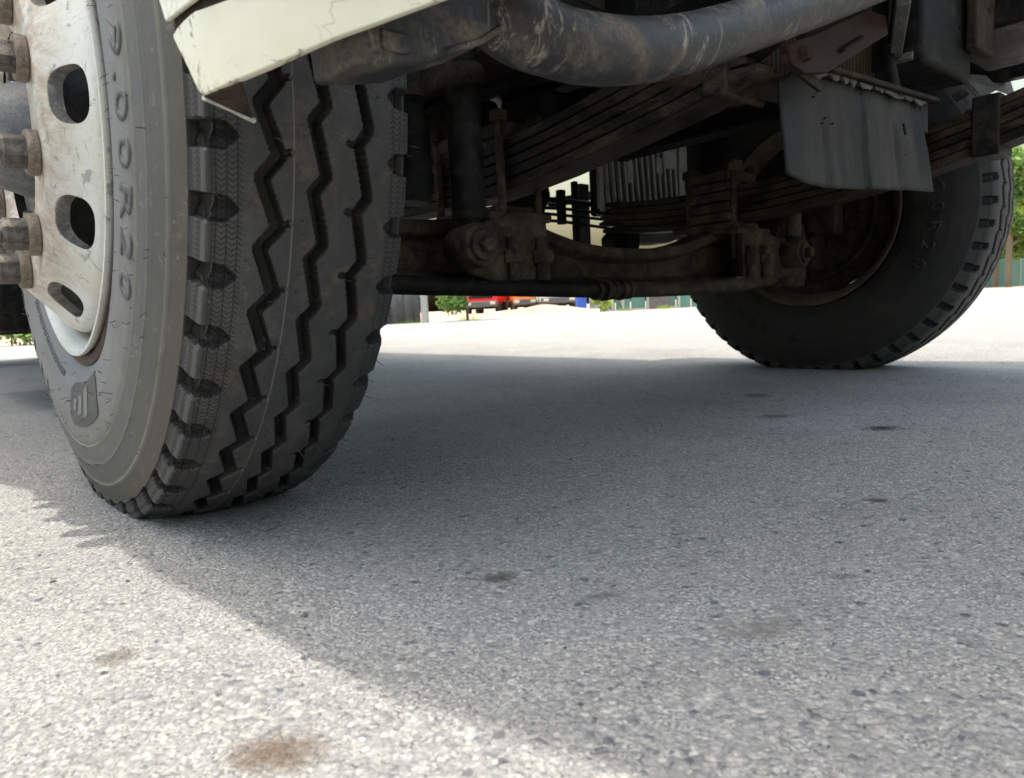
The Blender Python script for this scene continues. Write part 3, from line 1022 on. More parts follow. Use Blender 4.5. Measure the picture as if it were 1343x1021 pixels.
# the ribbed clamp stack on the far spring
for i in range(6):
    MB().box((1.395-.004*(i % 2), -.024, .452+.0265*i), (.050, .118+.006*(i % 2), .0235)).build('clamp_layer', M['axle'], LF, bevel=.003)
MB().box((1.400, .042, .525), (.045, .014, .185)).build('clamp_strap', M['axle'], LF, bevel=.003)
MB().box((1.400, -.088, .525), (.045, .014, .195)).build('clamp_strap', M['axle'], LF, bevel=.003)
# rebound clip near the front of the far spring, and on the near one
MB().box((1.43, -.66, .585), (.092, .050, .120)).build('spring_clip', M['greasy'], LF, bevel=.004)
MB().box((.618, -.560, .600), (.088, .040, .105)).build('spring_clip', M['spring'], LN, bevel=.004)
MB().cyl((.560, -.575, .547), (.675, -.575, .547), .006, 12).build('clip_bolt', M['spring'], LN)

# ---- front axle beam
def beam():
    mb = MB()
    st = [(.20, .325, .44), (.36, .318, .432), (.50, .306, .440), (.56, .302, .447), (.68, .300, .447), (.74, .296, .432), (.82, .292, .408), (.92, .290, .396), (1.03, .289, .393), (1.14, .290, .396), (1.26, .292, .410), (1.34, .295, .436), (1.40, .297, .447), (1.52, .300, .447), (1.60, .306, .440), (1.70, .318, .432), (1.86, .325, .44)]
    vs, fs = [], []
    for (x, b, t) in st:
        hh = t-b
        fl = .026
        prof = [(-.042, b), (.042, b), (.044, b+fl*.5), (.040, b+fl), (.015, b+fl+.010), (.013, t-fl-.010), (.040, t-fl), (.044, t-fl*.5), (.040, t), (-.040, t), (-.044, t-fl*.5), (-.040, t-fl), (-.013, t-fl-.010), (-.015, b+fl+.010), (-.040, b+fl), (-.046, b+fl*.5)]
        vs += [(x, y, z) for y, z in prof]
    n = 16
    for i in range(len(st)-1):
        for j in range(n):
            k = (j+1) % n
            fs.append((i*n+j, i*n+k, (i+1)*n+k, (i+1)*n+j))
    fs.append(tuple(range(n))[::-1]); fs.append(tuple((len(st)-1)*n+j for j in range(n)))
    return mb.add(vs, fs)
bo = beam()
ax = bo.build('front_axle', M['axle'], truck, bevel=.003, smooth=50)
sub = ax.modifiers.new('sub', 'SUBSURF'); sub.levels = 0; sub.render_levels = 1
for xc in (.618, 1.43):
    s = -1 if xc < 1 else 1
    MB().box((xc, 0, .4535), (.115, .20, .016)).build('spring_pad', M['axle'], ax, bevel=.004)
    # bracket arm from the pad out to the shock absorber eye
    xe = .462 if s < 0 else 1.600
    poly = [(xc-s*.050, .448), (xc+s*.03, .449), (xc+s*.085, .432), (xe-s*.005, .412), (xe+s*.030, .392), (xe+s*.034, .366), (xe+s*.012, .344), (xe-s*.06, .318), (xc+s*.02, .306), (xc-s*.06, .302), (xc-s*.050, .33), (xc-s*.055, .40)]
    MB().prism(poly, -.120, -.100, 'y').build('shock_bracket', M['axle'], ax, bevel=.005, seg=3)
    MB().box((xc+s*.02, -.075, .3105), (.21, .09, .020)).build('bracket_foot', M['axle'], ax, bevel=.005)
    MB().box((xc+s*.01, -.075, .4385), (.16, .085, .016)).build('bracket_web', M['axle'], ax, bevel=.004)
    for dx in (-.028, .045):
        MB().cyl((xc+s*dx, -.128, .318), (xc+s*dx, -.128, .398), .0135, 16).build('axle_bolt', M['axle'], ax)
        MB().lathe([(.352, 0), (.352, .021), (.376, .021), (.376, 0)], 6, (xc+s*dx, -.128, 0), 'z').build('axle_nut', M['axle'], ax, smooth=0)
        MB().lathe([(.296, 0), (.296, .017), (.312, .017), (.312, 0)], 6, (xc+s*dx, -.105, 0), 'z').build('axle_nut', M['axle'], ax, smooth=0)
# steering knuckles and kingpins at both ends
for s, xk in ((-1, .205), (1, 1.855)):
    MB().lathe([(.29, 0), (.29, .038), (.32, .044), (.45, .044), (.48, .038), (.49, .0)], 24, (xk, 0, 0), 'z').build('kingpin_boss', M['axle'], ax)
    MB().box((xk+s*.07, 0, .44), (.07, .13, .21)).build('steering_knuckle', M['drum'], ax, bevel=.02, seg=3)
    MB().tube([(xk+s*.03, .06, .40), (xk+s*.0, .20, .375), (xk-s*.03, .31, .365)], [.028, .022, .024], 12).build('steering_arm', M['axle'], ax)
    MB().box((xk+s*.035, -.09, .50), (.05, .10, .12)).build('brake_chamber_bracket', M['drum'], ax, bevel=.01)
# tie rod
tr = MB().tube([(.26, -.07, .322), (.40, -.095, .3135), (.62, -.115, .3045), (.80, -.12, .297), (.86, -.12, .296)], .0170, 16).build('tie_rod', M['greasy'], truck)
MB().tube([(.84, -.12, .296), (1.03, -.118, .294), (1.22, -.112, .294), (1.40, -.108, .300), (1.55, -.10, .312)], .0180, 16).build('rod_sleeve', M['axle'], tr)
for i, x in enumerate((.80, .825, .85, .875, .90)):
    MB().lathe([(x, 0), (x, .021+.002*(i % 2)), (x+.012, .021+.002*(i % 2)), (x+.012, 0)], 16, (0, -.12, .2955)).build('rod_clamp', M['axle'], tr)

MB().box((1.03, .20, 1.08), (1.75, 1.75, .06)).build('underbody_shade_slab', M['greasy'], truck, bevel=.01)  # slab added above the engine to darken the underbody

# ---- shock absorbers
def shock(x, ytop, ztop, label, r=.030, mat=None):
    o = MB().tube([(x, -.14, .425), (x+(0 if x > 1 else -.004), (-.14+ytop)/2, (.425+ztop)/2), (x, ytop, ztop)], r, 24).build('shock_absorber', mat or M['greasy'], truck)
    o['label'] = label
    MB().lathe([(-.172, .0), (-.172, .036), (-.166, .0395), (-.114, .0395), (-.108, .036), (-.108, 0)], 32, (x, 0, .378), 'y').build('shock_eye', M['axle'], o)
    MB().lathe([(-.180, 0), (-.180, .026), (-.171, .028), (-.171, 0)], 24, (x, 0, .378), 'y').build('bush_washer', M['axle'], o)
    MB().lathe([(-.196, 0), (-.196, .0125), (-.192, .0150), (-.175, .0150), (-.175, 0)], 6, (x, 0, .378), 'y').build('eye_bolt', M['axle'], o, smooth=0)
    MB().cyl((x, -.14, .400), (x, -.14, .43), .0200, 16).build('shock_neck', M['greasy'], o)
    return o
shock(.462, -.15, .93, 'black shock absorber beside the near wheel', .030)
shock(1.600, -.15, .90, 'grey shock absorber beside the far wheel', .021, M['axle'])
# bellows hose beside the near shock absorber
pth = [(.405+.004*math.sin(i), -.06, .46+.04*i) for i in range(14)]
MB().tube(pth, [.030+.003*(i % 2) for i in range(14)], 14).build('air_spring_hose', M['greasy'], truck)
rodo = MB().tube([(.300, -.20, .614), (.340, -.20, .622), (.376, -.198, .640), (.46, -.18, .66)], [.0185, .020, .020, .018], 16).build('drag_link', M['drum'], truck)
MB().lathe([(-.02, 0), (-.02, .024), (.03, .026), (.034, .02), (.034, 0)], 20, (.31, -.20, .612), 'z').build('drag_link_joint', M['drum'], rodo)

# ---- frame rails, cross members, engine, gearbox (the dark mass above)
for x, nm in ((.640, 0), (1.420, 1)):
    MB().prism([(x-.035, .70), (x+.035, .70), (x+.035, .708), (x-.027, .708), (x-.027, .942), (x+.035, .942), (x+.035, .95), (x-.035, .95)] if nm == 0 else
               [(x+.035, .70), (x-.035, .70), (x-.035, .708), (x+.027, .708), (x+.027, .942), (x-.035, .942), (x-.035, .95), (x+.035, .95)], -.60, 7.0, 'y').build('frame_rail', M['greasy'], truck, smooth=0)
for y in (1.45, 3.0, 4.5, 6.2):
    MB().box((1.03, y, .82), (.70, .09, .18)).build('cross_member', M['greasy'], truck, bevel=.006)
eng = MB().prism([(-.30, .80), (-.24, .72), (.10, .715), (.16, .76), (.95, .79), (1.1, .84), (1.1, 1.02), (-.30, 1.02)], .76, 1.30, 'x').build('engine_block', M['greasy'], truck, bevel=.02, seg=3)
MB().box((1.03, -.22, .76), (.30, .20, .12)).build('oil_pan', M['greasy'], eng, bevel=.03, seg=3)
MB().lathe([(-.36, 0), (-.36, .09), (-.33, .10), (-.30, .10), (-.30, 0)], 32, (1.0, 0, .90), 'y').build('pulley', M['drum'], eng)
MB().cyl((.82, -.10, .70), (.82, -.10, .60), .042, 24).build('oil_filter', M['greasy'], eng)
MB().box((.70, .22, .66), (.09, .28, .12)).build('steering_box', M['greasy'], truck, bevel=.02, seg=3)
MB().box((.80, -.02, .655), (.20, .12, .10)).build('engine_mount', M['greasy'], truck, bevel=.012)
MB().prism([(-.35, .69), (.55, .72), (.55, .80), (-.35, .80)], .47, .60, 'x').build('frame_gusset', M['drum'], truck, bevel=.006)
MB().tube([(.52, .35, .66), (.62, .0, .70), (.75, -.35, .72), (.84, -.60, .78)], .016, 12).build('brake_hose', M['greasy'], truck)
MB().tube([(.45, -.33, .74), (.60, -.38, .70), (.78, -.36, .69), (.95, -.42, .70), (1.2, -.45, .72)], .011, 12).build('air_hose', M['greasy'], truck)
for i in range(7):                                   # pump and pipes above the duct
    MB().cyl((.62+.055*i, -.50+.02*(i % 3), .74+.02*(i % 2)), (.64+.055*i, -.48, .95), .010+.005*(i % 3), 10).build('coolant_pipe', M['greasy'] if i % 2 else M['drum'], truck)
MB().box((.64, -.52, .79), (.025, .03, .012)).build('cable_clip', M['drum'], truck, bevel=.002)

# slotted grey cover behind the far spring
cv = MB().box((1.57, .352, .805), (.46, .010, .035)).build('fan_cover', M['finm'], truck, bevel=.002)
def cbar(a, b, wd):
    MB().bar((a[0], .35, a[1]), (b[0], .35, b[1]), .010, wd, (0, 1, 0)).build('cover_slat', M['finm'], cv, bevel=.0015)
def slat(x, z0, z1, wd, lean=.02):
    MB().bar((x+lean, .35, z0), (x, .35, z1), wd, .012, (0, 1, 0)).build('cover_slat', M['finm'], cv, bevel=.0015)
nsl = 15
for i in range(nsl):
    x = 1.350+i*.0292
    slat(x, .545, .79, .0105)
for (x, za, zb, wd) in ((1.352, .545, .79, .020), (1.490, .640, .705, .030), (1.640, .575, .60, .028), (1.700, .70, .79, .070), (1.640, .68, .73, .030), (1.770, .545, .79, .045)):
    MB().box((x+.008, .349, (za+zb)/2), (wd, .014, zb-za)).build('cover_web', M['finm'], cv, bevel=.003)
MB().box((1.70, .40, .72), (.62, .05, .36)).build('radiator_duct', M['greasy'], cv, bevel=.01)
MB().box((1.57, .352, .545), (.46, .012, .016)).build('cover_edge', M['greasy'], cv, bevel=.002)

# far small things seen through the gap
lp = MB().prism([(1.545, .626), (1.60, .640), (1.66, .650), (1.702, .664), (1.74, .690), (1.769, .719), (1.75, .712), (1.72, .690), (1.66, .679), (1.545, .676)], .90, .915, 'y').build('pale_guard', M['lightpl'], truck, bevel=.003)
MB().box((1.437, .50, .548), (.044, .034, .215)).build('rear_spring_post', M['grey_al'], truck, bevel=.004)
MB().box((1.395, .49, .55), (.016, .02, .22)).build('rear_spring_post', M['greasy'], truck, bevel=.003)
MB().tube([(1.12, .46, .592), (1.25, .45, .588), (1.40, .44, .583), (1.5, .42, .575)], .009, 10).build('brake_pipe', M['greasy'], truck)
MB().tube([(1.20, .47, .566), (1.32, .46, .566), (1.50, .44, .556)], .005, 8).build('brake_pipe', M['greasy'], truck)
MB().tube([(1.20, .47, .550), (1.36, .46, .545), (1.55, .44, .535)], .005, 8).build('brake_pipe', M['greasy'], truck)
MB().tube([(1.16, .47, .529), (1.30, .46, .527), (1.50, .44, .510), (1.56, .43, .506)], .005, 8).build('brake_pipe', M['redp'], truck)
MB().prism([(1.40, .59), (1.62, .635), (1.62, .665), (1.40, .622)], .60, .62, 'y').build('linkage_bar', M['drum'], truck, bevel=.002)
MB().prism([(1.05, .56), (1.20, .525), (1.24, .60), (1.22, .68), (1.05, .68)], .44, .50, 'y').build('spring_hanger', M['greasy'], truck, bevel=.006)
MB().box((1.22, .38, .555), (.024, .02, .10)).build('spring_hanger', M['greasy'], truck, bevel=.003)
mo = MB().tube([(1.50, .36, .474), (1.60, .36, .478), (1.70, .36, .486), (1.76, .36, .50)], [.028, .030, .028, .026], 16).build('silencer_pipe', M['grey_al'], truck)
MB().prism([(1.395, .470), (1.43, .495), (1.50, .500), (1.53, .488), (1.52, .43), (1.40, .42)], .33, .39, 'y').build('silencer_flange', M['greasy'], mo, bevel=.01, seg=3)

# ---- black duct under the cab front
def smooth_path(pts, n):
    P = np.array(pts, float)
    t = np.arange(len(P))
    tt = np.linspace(0, len(P)-1, n)
    out = []
    for q in tt:                                   # catmull-rom
        i = int(min(math.floor(q), len(P)-2)); f = q-i
        p0, p1, p2, p3 = P[max(i-1, 0)], P[i], P[i+1], P[min(i+2, len(P)-1)]
        out.append(tuple(.5*((2*p1)+(-p0+p2)*f+(2*p0-5*p1+4*p2-p3)*f*f+(-p0+3*p1-3*p2+p3)*f**3)))
    return out
path = smooth_path([(.060, -.690, .515), (.075, -.702, .496), (.098, -.713, .484), (.135, -.72, .481), (.205, -.72, .492), (.285, -.72, .514), (.424, -.72, .564), (.605, -.72, .632), (.793, -.72, .705), (.93, -.72, .76)], 60)
rads = [float(np.interp(i, [0, 8, 14, 22, 34, 60], [.034, .032, .0285, .0285, .0275, .026])) for i in range(60)]
duct = MB().tube(path, rads, 28).build('front_duct', M['tube'], truck, smooth=60)
# moulded box end of the duct, with its seam
poly = [(-.092, .470), (-.0846, .450), (-.0835, .431), (-.060, .4345), (-.029, .441), (-.005, .452), (.028, .465), (.096, .513), (.139, .543), (.14, .60), (-.03, .60)]
MB().prism(poly, -.715, -.66, 'y').build('duct_box', M['tube'], duct, bevel=.005, seg=3)
MB().tube([(-.005, -.716, .454), (.028, -.716, .467), (.062, -.716, .490), (.096, -.716, .515), (.139, -.716, .545)], .0022, 8).build('duct_seam', M['tube'], duct)
MB().box((-.048, -.7165, .452), (.024, .006, .014)).build('duct_pad', M['tube'], duct, bevel=.003)
#MB().box((-.055, -.7365, .4415), (.026, .006, .016)).build('duct_pad', M['tube'], duct, bevel=.003)
# ribbed collar under the duct
for i in range(7):
    MB().tube([(.325+.009*i, -.655, .520+.003*i), (.327+.009*i, -.615, .5185+.003*i)], .0235-.0004*i, 20).build('collar_ring', M['spring'], duct) if False else None
col = MB()
prof = []
for i in range(15):
    prof.append((.356+i*.0045, .030+(.0022 if i % 2 else 0)))
col.lathe(prof, 28, (0, -.63, .545)).build('hose_collar', M['spring'], duct)

# ---- cream bumper end, in front of the near wheel
PLAN = [(-.150, -.575), (-.150, -.627), (-.150, -.64), (-.140, -.675), (-.12, -.705), (-.09, -.733), (-.045, -.76), (.01, -.782), (.07, -.80), (.15, -.815), (.30, -.83)]
def wrap(rows, th, off=0.0):
    """sheet following the plan curve; rows: (x, y, bottom z, top z)"""
    mb = MB()
    n = len(rows)
    vs = []
    for i, (x, y, b, t) in enumerate(rows):
        a, c = rows[max(i-1, 0)], rows[min(i+1, n-1)]
        d = Vector((c[0]-a[0], c[1]-a[1], 0)).normalized()
        nrm = Vector((-d.y, d.x, 0))                # towards the inside of the truck
        if nrm.x < 0 and nrm.y < 0: nrm = -nrm
        nrm = nrm if nrm.dot(Vector((1, 1, 0))) > 0 else -nrm
        for k_ in (0, 1):
            o_ = nrm*(off+th*k_)
            vs += [(x+o_.x, y+o_.y, b), (x+o_.x, y+o_.y, t)]
    fs = []
    for i in range(n-1):
        p, q = 4*i, 4*i+4
        fs += [(p, p+1, q+1, q), (p+2, q+2, q+3, p+3), (p, q, q+2, p+2), (p+1, p+3, q+3, q+1)]
    fs += [(0, 2, 3, 1), (4*n-4, 4*n-3, 4*n-1, 4*n-2)]
    return mb.add(vs, fs)
BR = [(-.150, -.580, .4755, .4775), (-.150, -.590, .4635, .4792), (-.150, -.605, .4470, .4795), (-.150, -.621, .4275, .4788), (-.150, -.629, .4232, .4780), (-.143, -.665, .4240, .4744), (-.130, -.692, .4280, .4755), (-.1165, -.709, .4340, .4770), (-.100, -.724, .4416, .4800),
      (-.075, -.742, .4516, .488), (-.046, -.760, .4637, .50), (-.012, -.773, .4786, .512), (.04, -.79, .495, .53), (.12, -.81, .52, .56), (.25, -.83, .56, .60)]
be = wrap(BR, .006).build('bumper', M['cream'], truck, bevel=.0018, seg=2, smooth=50)
be['label'] = 'chipped cream bumper end in front of the near wheel'
MB().add([(-.149, -.6275, .4232), (-.104, -.600, .4205), (-.138, -.668, .4240), (-.149, -.6275, .4215), (-.104, -.600, .4188), (-.138, -.668, .4222)],
         [(0, 1, 2), (5, 4, 3), (0, 3, 4, 1), (1, 4, 5, 2), (2, 5, 3, 0)]).build('bumper_lip', M['axle'], be, smooth=0)
MB().tube([(-.149, -.628, .4220), (-.127, -.614, .4205), (-.103, -.599, .4190)], [.0020, .0014, .0022], 8).build('lip_edge', M['lightpl'], be)
SR = [(-.150, -.545, .530, .80), (-.150, -.560, .512, .80), (-.150, -.573, .4885, .80), (-.150, -.600, .4865, .80), (-.150, -.640, .4830, .80), (-.140, -.675, .4800, .80), (-.120, -.705, .4800, .80), (-.09, -.733, .485, .80), (-.045, -.76, .50, .80), (.01, -.782, .52, .80), (.07, -.80, .54, .80)]
sk = wrap(SR, .004, -.002).build('cab_skirt', M['cabp'], truck, bevel=.001, smooth=50)
wrap([(x, y, b-.006, b+.006) for x, y, b, t in SR[2:]], .030, .004).build('skirt_seal', M['spring'], sk, smooth=0)

# ---- red bracket, ribbed radiator, hanging rubber flap
rbk = MB().prism([(.588, .588), (.600, .566), (.640, .561), (.700, .572), (.905, .664), (.895, .690), (.83, .684), (.76, .655), (.66, .615)], -.662, -.650, 'y').build('red_bracket', M['redp'], truck, bevel=.002)
MB().bar((.66, -.640, .628), (.84, -.640, .705), .05, .016, (0, 1, 0)).build('bracket_flange', M['redp'], rbk, bevel=.003)
MB().bar((.590, -.655, .572), (.72, -.640, .560), .006, .012).build('bracket_lip', M['redp'], rbk, bevel=.001)
MB().tube([(.735, -.6625, .607), (.80, -.6625, .637)], [.0075, .0075], 12, flat=.5).build('bracket_slot', M['drum'], rbk)
for (x, z) in ((.63, .583),):
    MB().lathe([(-.672, 0), (-.672, .009), (-.662, .010), (-.662, 0)], 6, (x, 0, z), 'y').build('bracket_bolt', M['spring'], rbk, smooth=0)
rad = MB().prism([(.70, .585), (1.095, .60), (1.095, .80), (.70, .80)], -.560, -.50, 'y').build('radiator_shroud', M['cardb'], truck)
for i in range(29):
    MB().box((.715+i*.0132, -.563, .69), (.0042, .006, .21)).build('shroud_rib', M['cardb'], rad, smooth=0)
for i in range(5):
    MB().bar((.86+.020*i, -.70+.012*i, .690+.022*i), (1.09+.02*i, -.600+.010*i, .680+.026*i), .020, .012).build('radiator_fin', M['grey_al'] if i % 2 == 0 else M['greasy'], rad, bevel=.002)
MB().bar((1.08, -.62, .665), (1.15, -.62, .82), .012, .03, (0, 1, 0)).build('radiator_frame', M['grey_al'], rad, bevel=.002)
MB().cyl((1.045, -.62, .60), (1.052, -.60, .69), .010, 12).build('drain_hose', M['greasy'], rad)
tb = MB().box((1.205, -.60, .745), (.25, .10, .17)).build('tool_box', M['greasy'], truck, bevel=.008)
MB().box((1.325, -.665, .80), (.105, .020, .18)).build('box_strap', M['drum'], tb, bevel=.004)
MB().box((1.56, -.66, .84), (.34, .20, .14)).build('cab_tilt_beam', M['greasy'], truck, bevel=.01)
MB().tube([(1.45, -.68, .86), (1.50, -.69, .84), (1.56, -.68, .87), (1.60, -.67, .92)], .014, 12).build('wiring_loom', M['greasy'], truck)
# far cab skirt and step seen past the far wheel
MB().prism([(-.62, .84), (-.43, .842), (-.30, .93), (.30, .99), (.30, 1.34), (-1.1, 1.34), (-1.1, .80)], 2.15, 2.19, 'x').build('far_cab_skirt', M['greasy'], truck, bevel=.003)
MB().add([(2.05, -.40, .83), (2.10, -.44, .79), (2.14, -.47, .815), (2.20, -.50, .80), (2.22, -.48, .86), (2.05, -.38, .87)], [(0, 1, 2, 3, 4, 5)]).build('torn_mudguard', M['grey_al'], truck, smooth=0).modifiers.new('solid', 'SOLIDIFY').thickness = .003

def flap():
    mb = MB()
    nx_, nz_ = 64, 24
    xs = np.linspace(.660, 1.160, nx_+1)
    top = lambda x: float(np.interp(x, [.66, .70, 1.24], [.566, .590, .612]))
    bot = lambda x: float(np.interp(x, [.657, .72, .80, .95, 1.05, 1.195], [.439, .430, .4265, .4350, .4385, .4435]))
    folds = (.790, .918, 1.03)
    vs = []
    for i, x in enumerate(xs):
        seg = 0
        off = 0
        for f in folds:
            if x > f:
                off += .0065
        bul = .004*math.sin((x-.66)*9)+.0015*math.sin(x*29)
        for j in range(nz_+1):
            t = j/nz_
            z = top(x)+(bot(x)-top(x))*t
            y = -.612-.010*t-off*(.2+.8*t)+bul*t+.0012*math.sin(z*40+x*8)+.14*(x-.66)*0
            cr_ = 0
            for f in folds:
                cr_ += .0045*math.exp(-((x-f-.0015*math.sin(t*9))/.0038)**2)*(.35+.65*t)
            vs.append((x, y+cr_, z))
    fs = []
    n = nz_+1
    def hole(i, j):
        x = xs[i]; z = vs[i*n+j][2]
        return ((x-1.062)/.0065)**2+((z-.5500)/.0125)**2 < 1
    for i in range(nx_):
        for j in range(nz_):
            if hole(i, j):
                continue
            fs.append((i*n+j, i*n+j+1, (i+1)*n+j+1, (i+1)*n+j))
    return mb.add(vs, fs)
fo = flap().build('rubber_flap', M['flapm'], truck, smooth=30)
fo['label'] = 'grey creased rubber sheet hanging under the radiator'
fo.modifiers.new('solid', 'SOLIDIFY').thickness = .004
MB().bar((.70, -.622, .597), (1.215, -.622, .616), .022, .008).build('flap_rail', M['spring'], fo, bevel=.002)
gl = MB()
x = .705
while x < 1.12:
    wdt = random.uniform(.022, .085)
    zt = float(np.interp(x, [.70, 1.24], [.592, .612]))
    gl.prism([(x, zt), (x+wdt, zt+.001), (x+wdt*.96, zt-random.uniform(.001, .006)), (x+wdt*.8, zt-random.uniform(.004, .009)), (x+wdt*.55, zt-random.uniform(.002, .013)), (x+wdt*.3, zt-random.uniform(.005, .009)), (x+wdt*.06, zt-random.uniform(.001, .006))], -.6255, -.6225, 'y')
    x += wdt+random.uniform(.001, .012)
gl.build('peeling_strip', M['flapedge'], fo, smooth=0)
MB().box((1.062, -.606, .550), (.018, .004, .030)).build('torn_patch', M['lightpl'], fo, bevel=.001)
for (x, z) in ((.752, .558), (.785, .531), (.775, .522), (.80, .524), (1.055, .508), (1.05, .500)):
    t_ = (.60-z)/.165
    yf = -.612-.010*t_-.0065*(x > .79)*(.2+.8*t_)-.0065*(x > .918)*(.2+.8*t_)-.0065*(x > 1.03)*(.2+.8*t_)-.0035
    MB().lathe([(yf, 0), (yf, .0015), (yf+.004, .0015)], 8, (x, 0, z), 'y').build('rivet_hole', M['greasy'], fo, smooth=0)
MB().box((1.182, -.616, .585), (.036, .005, .055)).build('flap_tab', M['flapm'], fo, bevel=.002)

# ---- cab, cargo bed and side tank (mostly above the frame; floor slab and bed outlines shaped for the ground shadow)
shade = [(-.228, .90), (-.214, .55), (-.211, .312), (-.197, .29), (-.196, .24), (-.180, .21), (-.184, .15), (-.168, .10), (-.172, .03), (-.160, .0), (-.163, -.07), (-.156, -.131), (-.151, -.385), (-.133, -.523), (-.120, -.672), (-.105, -.760), (-.091, -.80), (-.076, -.854), (-.064, -.901), (-.03, -1.0), (.03, -1.12), (.10, -1.22), (2.53, -1.22), (2.376, -.50), (2.134, .60), (2.02, 1.0)]
cabo = [(x-.112, y+.128) for x, y in shade]
MB().prism(cabo, 1.60, 1.65, 'z').build('cab_shade_slab', M['greasy'], truck, smooth=0)  # unseen slab, outline shaped to cast the ground shadow, raised for sky light
cab = MB().prism([(-1.06, 1.651), (.88, 1.651), (.90, 2.70), (.70, 2.78), (-.80, 2.78), (-1.15, 2.0)], .02, 2.08, 'x').build('cab_shell', M['cabp'], truck, bevel=.05, seg=3)
MB().box((1.05, -1.075, 2.22), (1.7, .30, .50), Matrix.Rotation(R(24), 3, 'X')).build('windscreen', M['glass'], cab, bevel=.03)
for x in (.012, 2.088):
    MB().box((x, -.20, 2.15), (.02, .85, .55)).build('side_window', M['glass'], cab, bevel=.01)
    MB().box((x, -.20, 1.78), (.026, .95, .02)).build('door_trim', M['drum'], cab, bevel=.004)
bed = MB().prism([(-.33, .90), (2.02, .90), (1.75, 7.2), (-.33, 7.2)], 1.45, 1.55, 'z').build('cargo_bed', M['greasy'], truck, smooth=0)
for x in (-.14, 1.94):
    MB().box((x, 4.1, 1.95), (.05, 6.0, .80)).build('bed_side', M['redp'], bed, bevel=.01)
tk = MB().box((.20, 2.05, .53), (.56, 1.05, .52)).build('fuel_tank', M['greasy'], truck, bevel=.04, seg=3)
for y in (1.75, 2.35):
    MB().box((.20, y, .53), (.575, .05, .535)).build('tank_strap', M['drum'], tk, bevel=.04)

# ------------------------------------------------------------------ background
def leaf_cloud(centers, n, size, mat, name, parent, seed=0, squash=1.0):
    rg = np.random.default_rng(seed)
    c = np.array([x[:3] for x in centers]); rr = np.array([x[3] for x in centers])
    p = rr**2; p = p/p.sum()
    idx = rg.choice(len(c), n, p=p)
    d = rg.normal(size=(n, 3)); d /= np.linalg.norm(d, axis=1)[:, None]
    rad = rr[idx]*rg.uniform(.35, 1.08, n)
    P = c[idx]+d*rad[:, None]*np.array([1, 1, squash])
    a = rg.normal(size=(n, 3)); a /= np.linalg.norm(a, axis=1)[:, None]
    b = np.cross(a, rg.normal(size=(n, 3))); b /= np.linalg.norm(b, axis=1)[:, None]
    s = size*rg.uniform(.6, 1.3, n)[:, None]
    V = np.stack([P-a*s, P+b*s*.5, P+a*s, P-b*s*.5], 1).reshape(-1, 3)
    F = np.arange(n*4).reshape(-1, 4)
    me = np_mesh(name, V, F, [mat])
    return link(bpy.data.objects.new(name, me), parent)
def leafm(name, a, b):
    k = NT(name)
    g = k.n('ShaderNodeNewGeometry')
    c = k.ramp(g.outputs['Random Per Island'], [(0, a), (1, b)])
    k.out(c, .6)
    k.b.inputs['Transmission Weight'].default_value = 0
    tr_ = k.n('ShaderNodeBsdfTranslucent'); k.l(c, tr_.inputs[0])
    mx = k.n('ShaderNodeMixShader'); mx.inputs[0].default_value = .35
    k.l(k.b.outputs[0], mx.inputs[1]); k.l(tr_.outputs[0], mx.inputs[2])
    k.l(mx.outputs[0], k.t.nodes['Material Output'].inputs[0])
    return k.m
LG = leafm('leaf_green', (.08, .17, .035), (.26, .40, .10))
LY = leafm('leaf_yellow_green', (.20, .30, .04), (.45, .55, .10))
LD = leafm('leaf_dark_green', (.03, .08, .02), (.10, .19, .05))
def tree(name, loc, h, cr_r, n, mat, label, cat, seed, leafs=.06, trunk_r=.05, group=None, crown_from=.35):
    t = empty(name, loc)
    tag(t, label, cat, group)
    rg = random.Random(seed)
    tk_ = MB()
    tk_.tube([(0, 0, -.05), (rg.uniform(-.05, .05), 0, h*.3), (rg.uniform(-.1, .1), 0, h*.62), (0, 0, h*.85)], [trunk_r, trunk_r*.85, trunk_r*.5, trunk_r*.2], 10)
    cs = []
    for i in range(9):
        q = rg.uniform(0, 2*PI); zz = h*rg.uniform(crown_from, .92)
        rr_ = cr_r*rg.uniform(.25, .75)
        p = (rr_*math.cos(q), rr_*math.sin(q), zz)
        tk_.tube([(0, 0, zz*.7), (p[0]*.5, p[1]*.5, zz*.88), p], [trunk_r*.45, trunk_r*.3, trunk_r*.1], 6)
        cs.append((*p, cr_r*rg.uniform(.28, .5)))
    cs.append((0, 0, h*.9, cr_r*.4))
    tk_.build('trunk', M['bark'], t)
    leaf_cloud(cs, n, leafs, mat, 'crown', t, seed)
    return t
tree('small_tree', (-.95, 17.0, 0), 2.0, .80, 6500, LG, 'small bushy green tree between grey post and red truck', 'tree', 3, .05, .035, crown_from=.16)
tree('shrub', (2.74, 21.6, -.03), .62, .36, 1200, LY, 'yellow green shrub at the road edge left of the white braced fence', 'shrub', 5, .04, .015, crown_from=.15)
tree('leafy_tree', (31.1, 45, -.03), 8.2, 2.7, 9000, LG, 'green leafy tree with slender trunk before the teal fence at right', 'tree', 8, .20, .20, crown_from=.30)
tree('yellow_green_tree', (35.0, 52, -.03), 8.6, 3.6, 9000, LY, 'yellow green tree behind the teal fence at the right edge', 'tree', 9, .24, .22, crown_from=.42)
tree('distant_tree', (26.8, 60, -.03), 4.6, 2.4, 4000, LD, 'dark green tree far off, low behind the far tyre', 'tree', 12, .2, .15)
hedge = empty('hedge', (-9.6, 13.9, 0)); tag(hedge, 'low green hedge beyond the road, left of the near wheel', 'hedge')
hc = [(-2.4+.35*i, random.uniform(-.1, .1), random.uniform(.25, .75), .36) for i in range(12)]
leaf_cloud(hc, 4200, .055, LG, 'foliage', hedge, 21)
hs = MB()
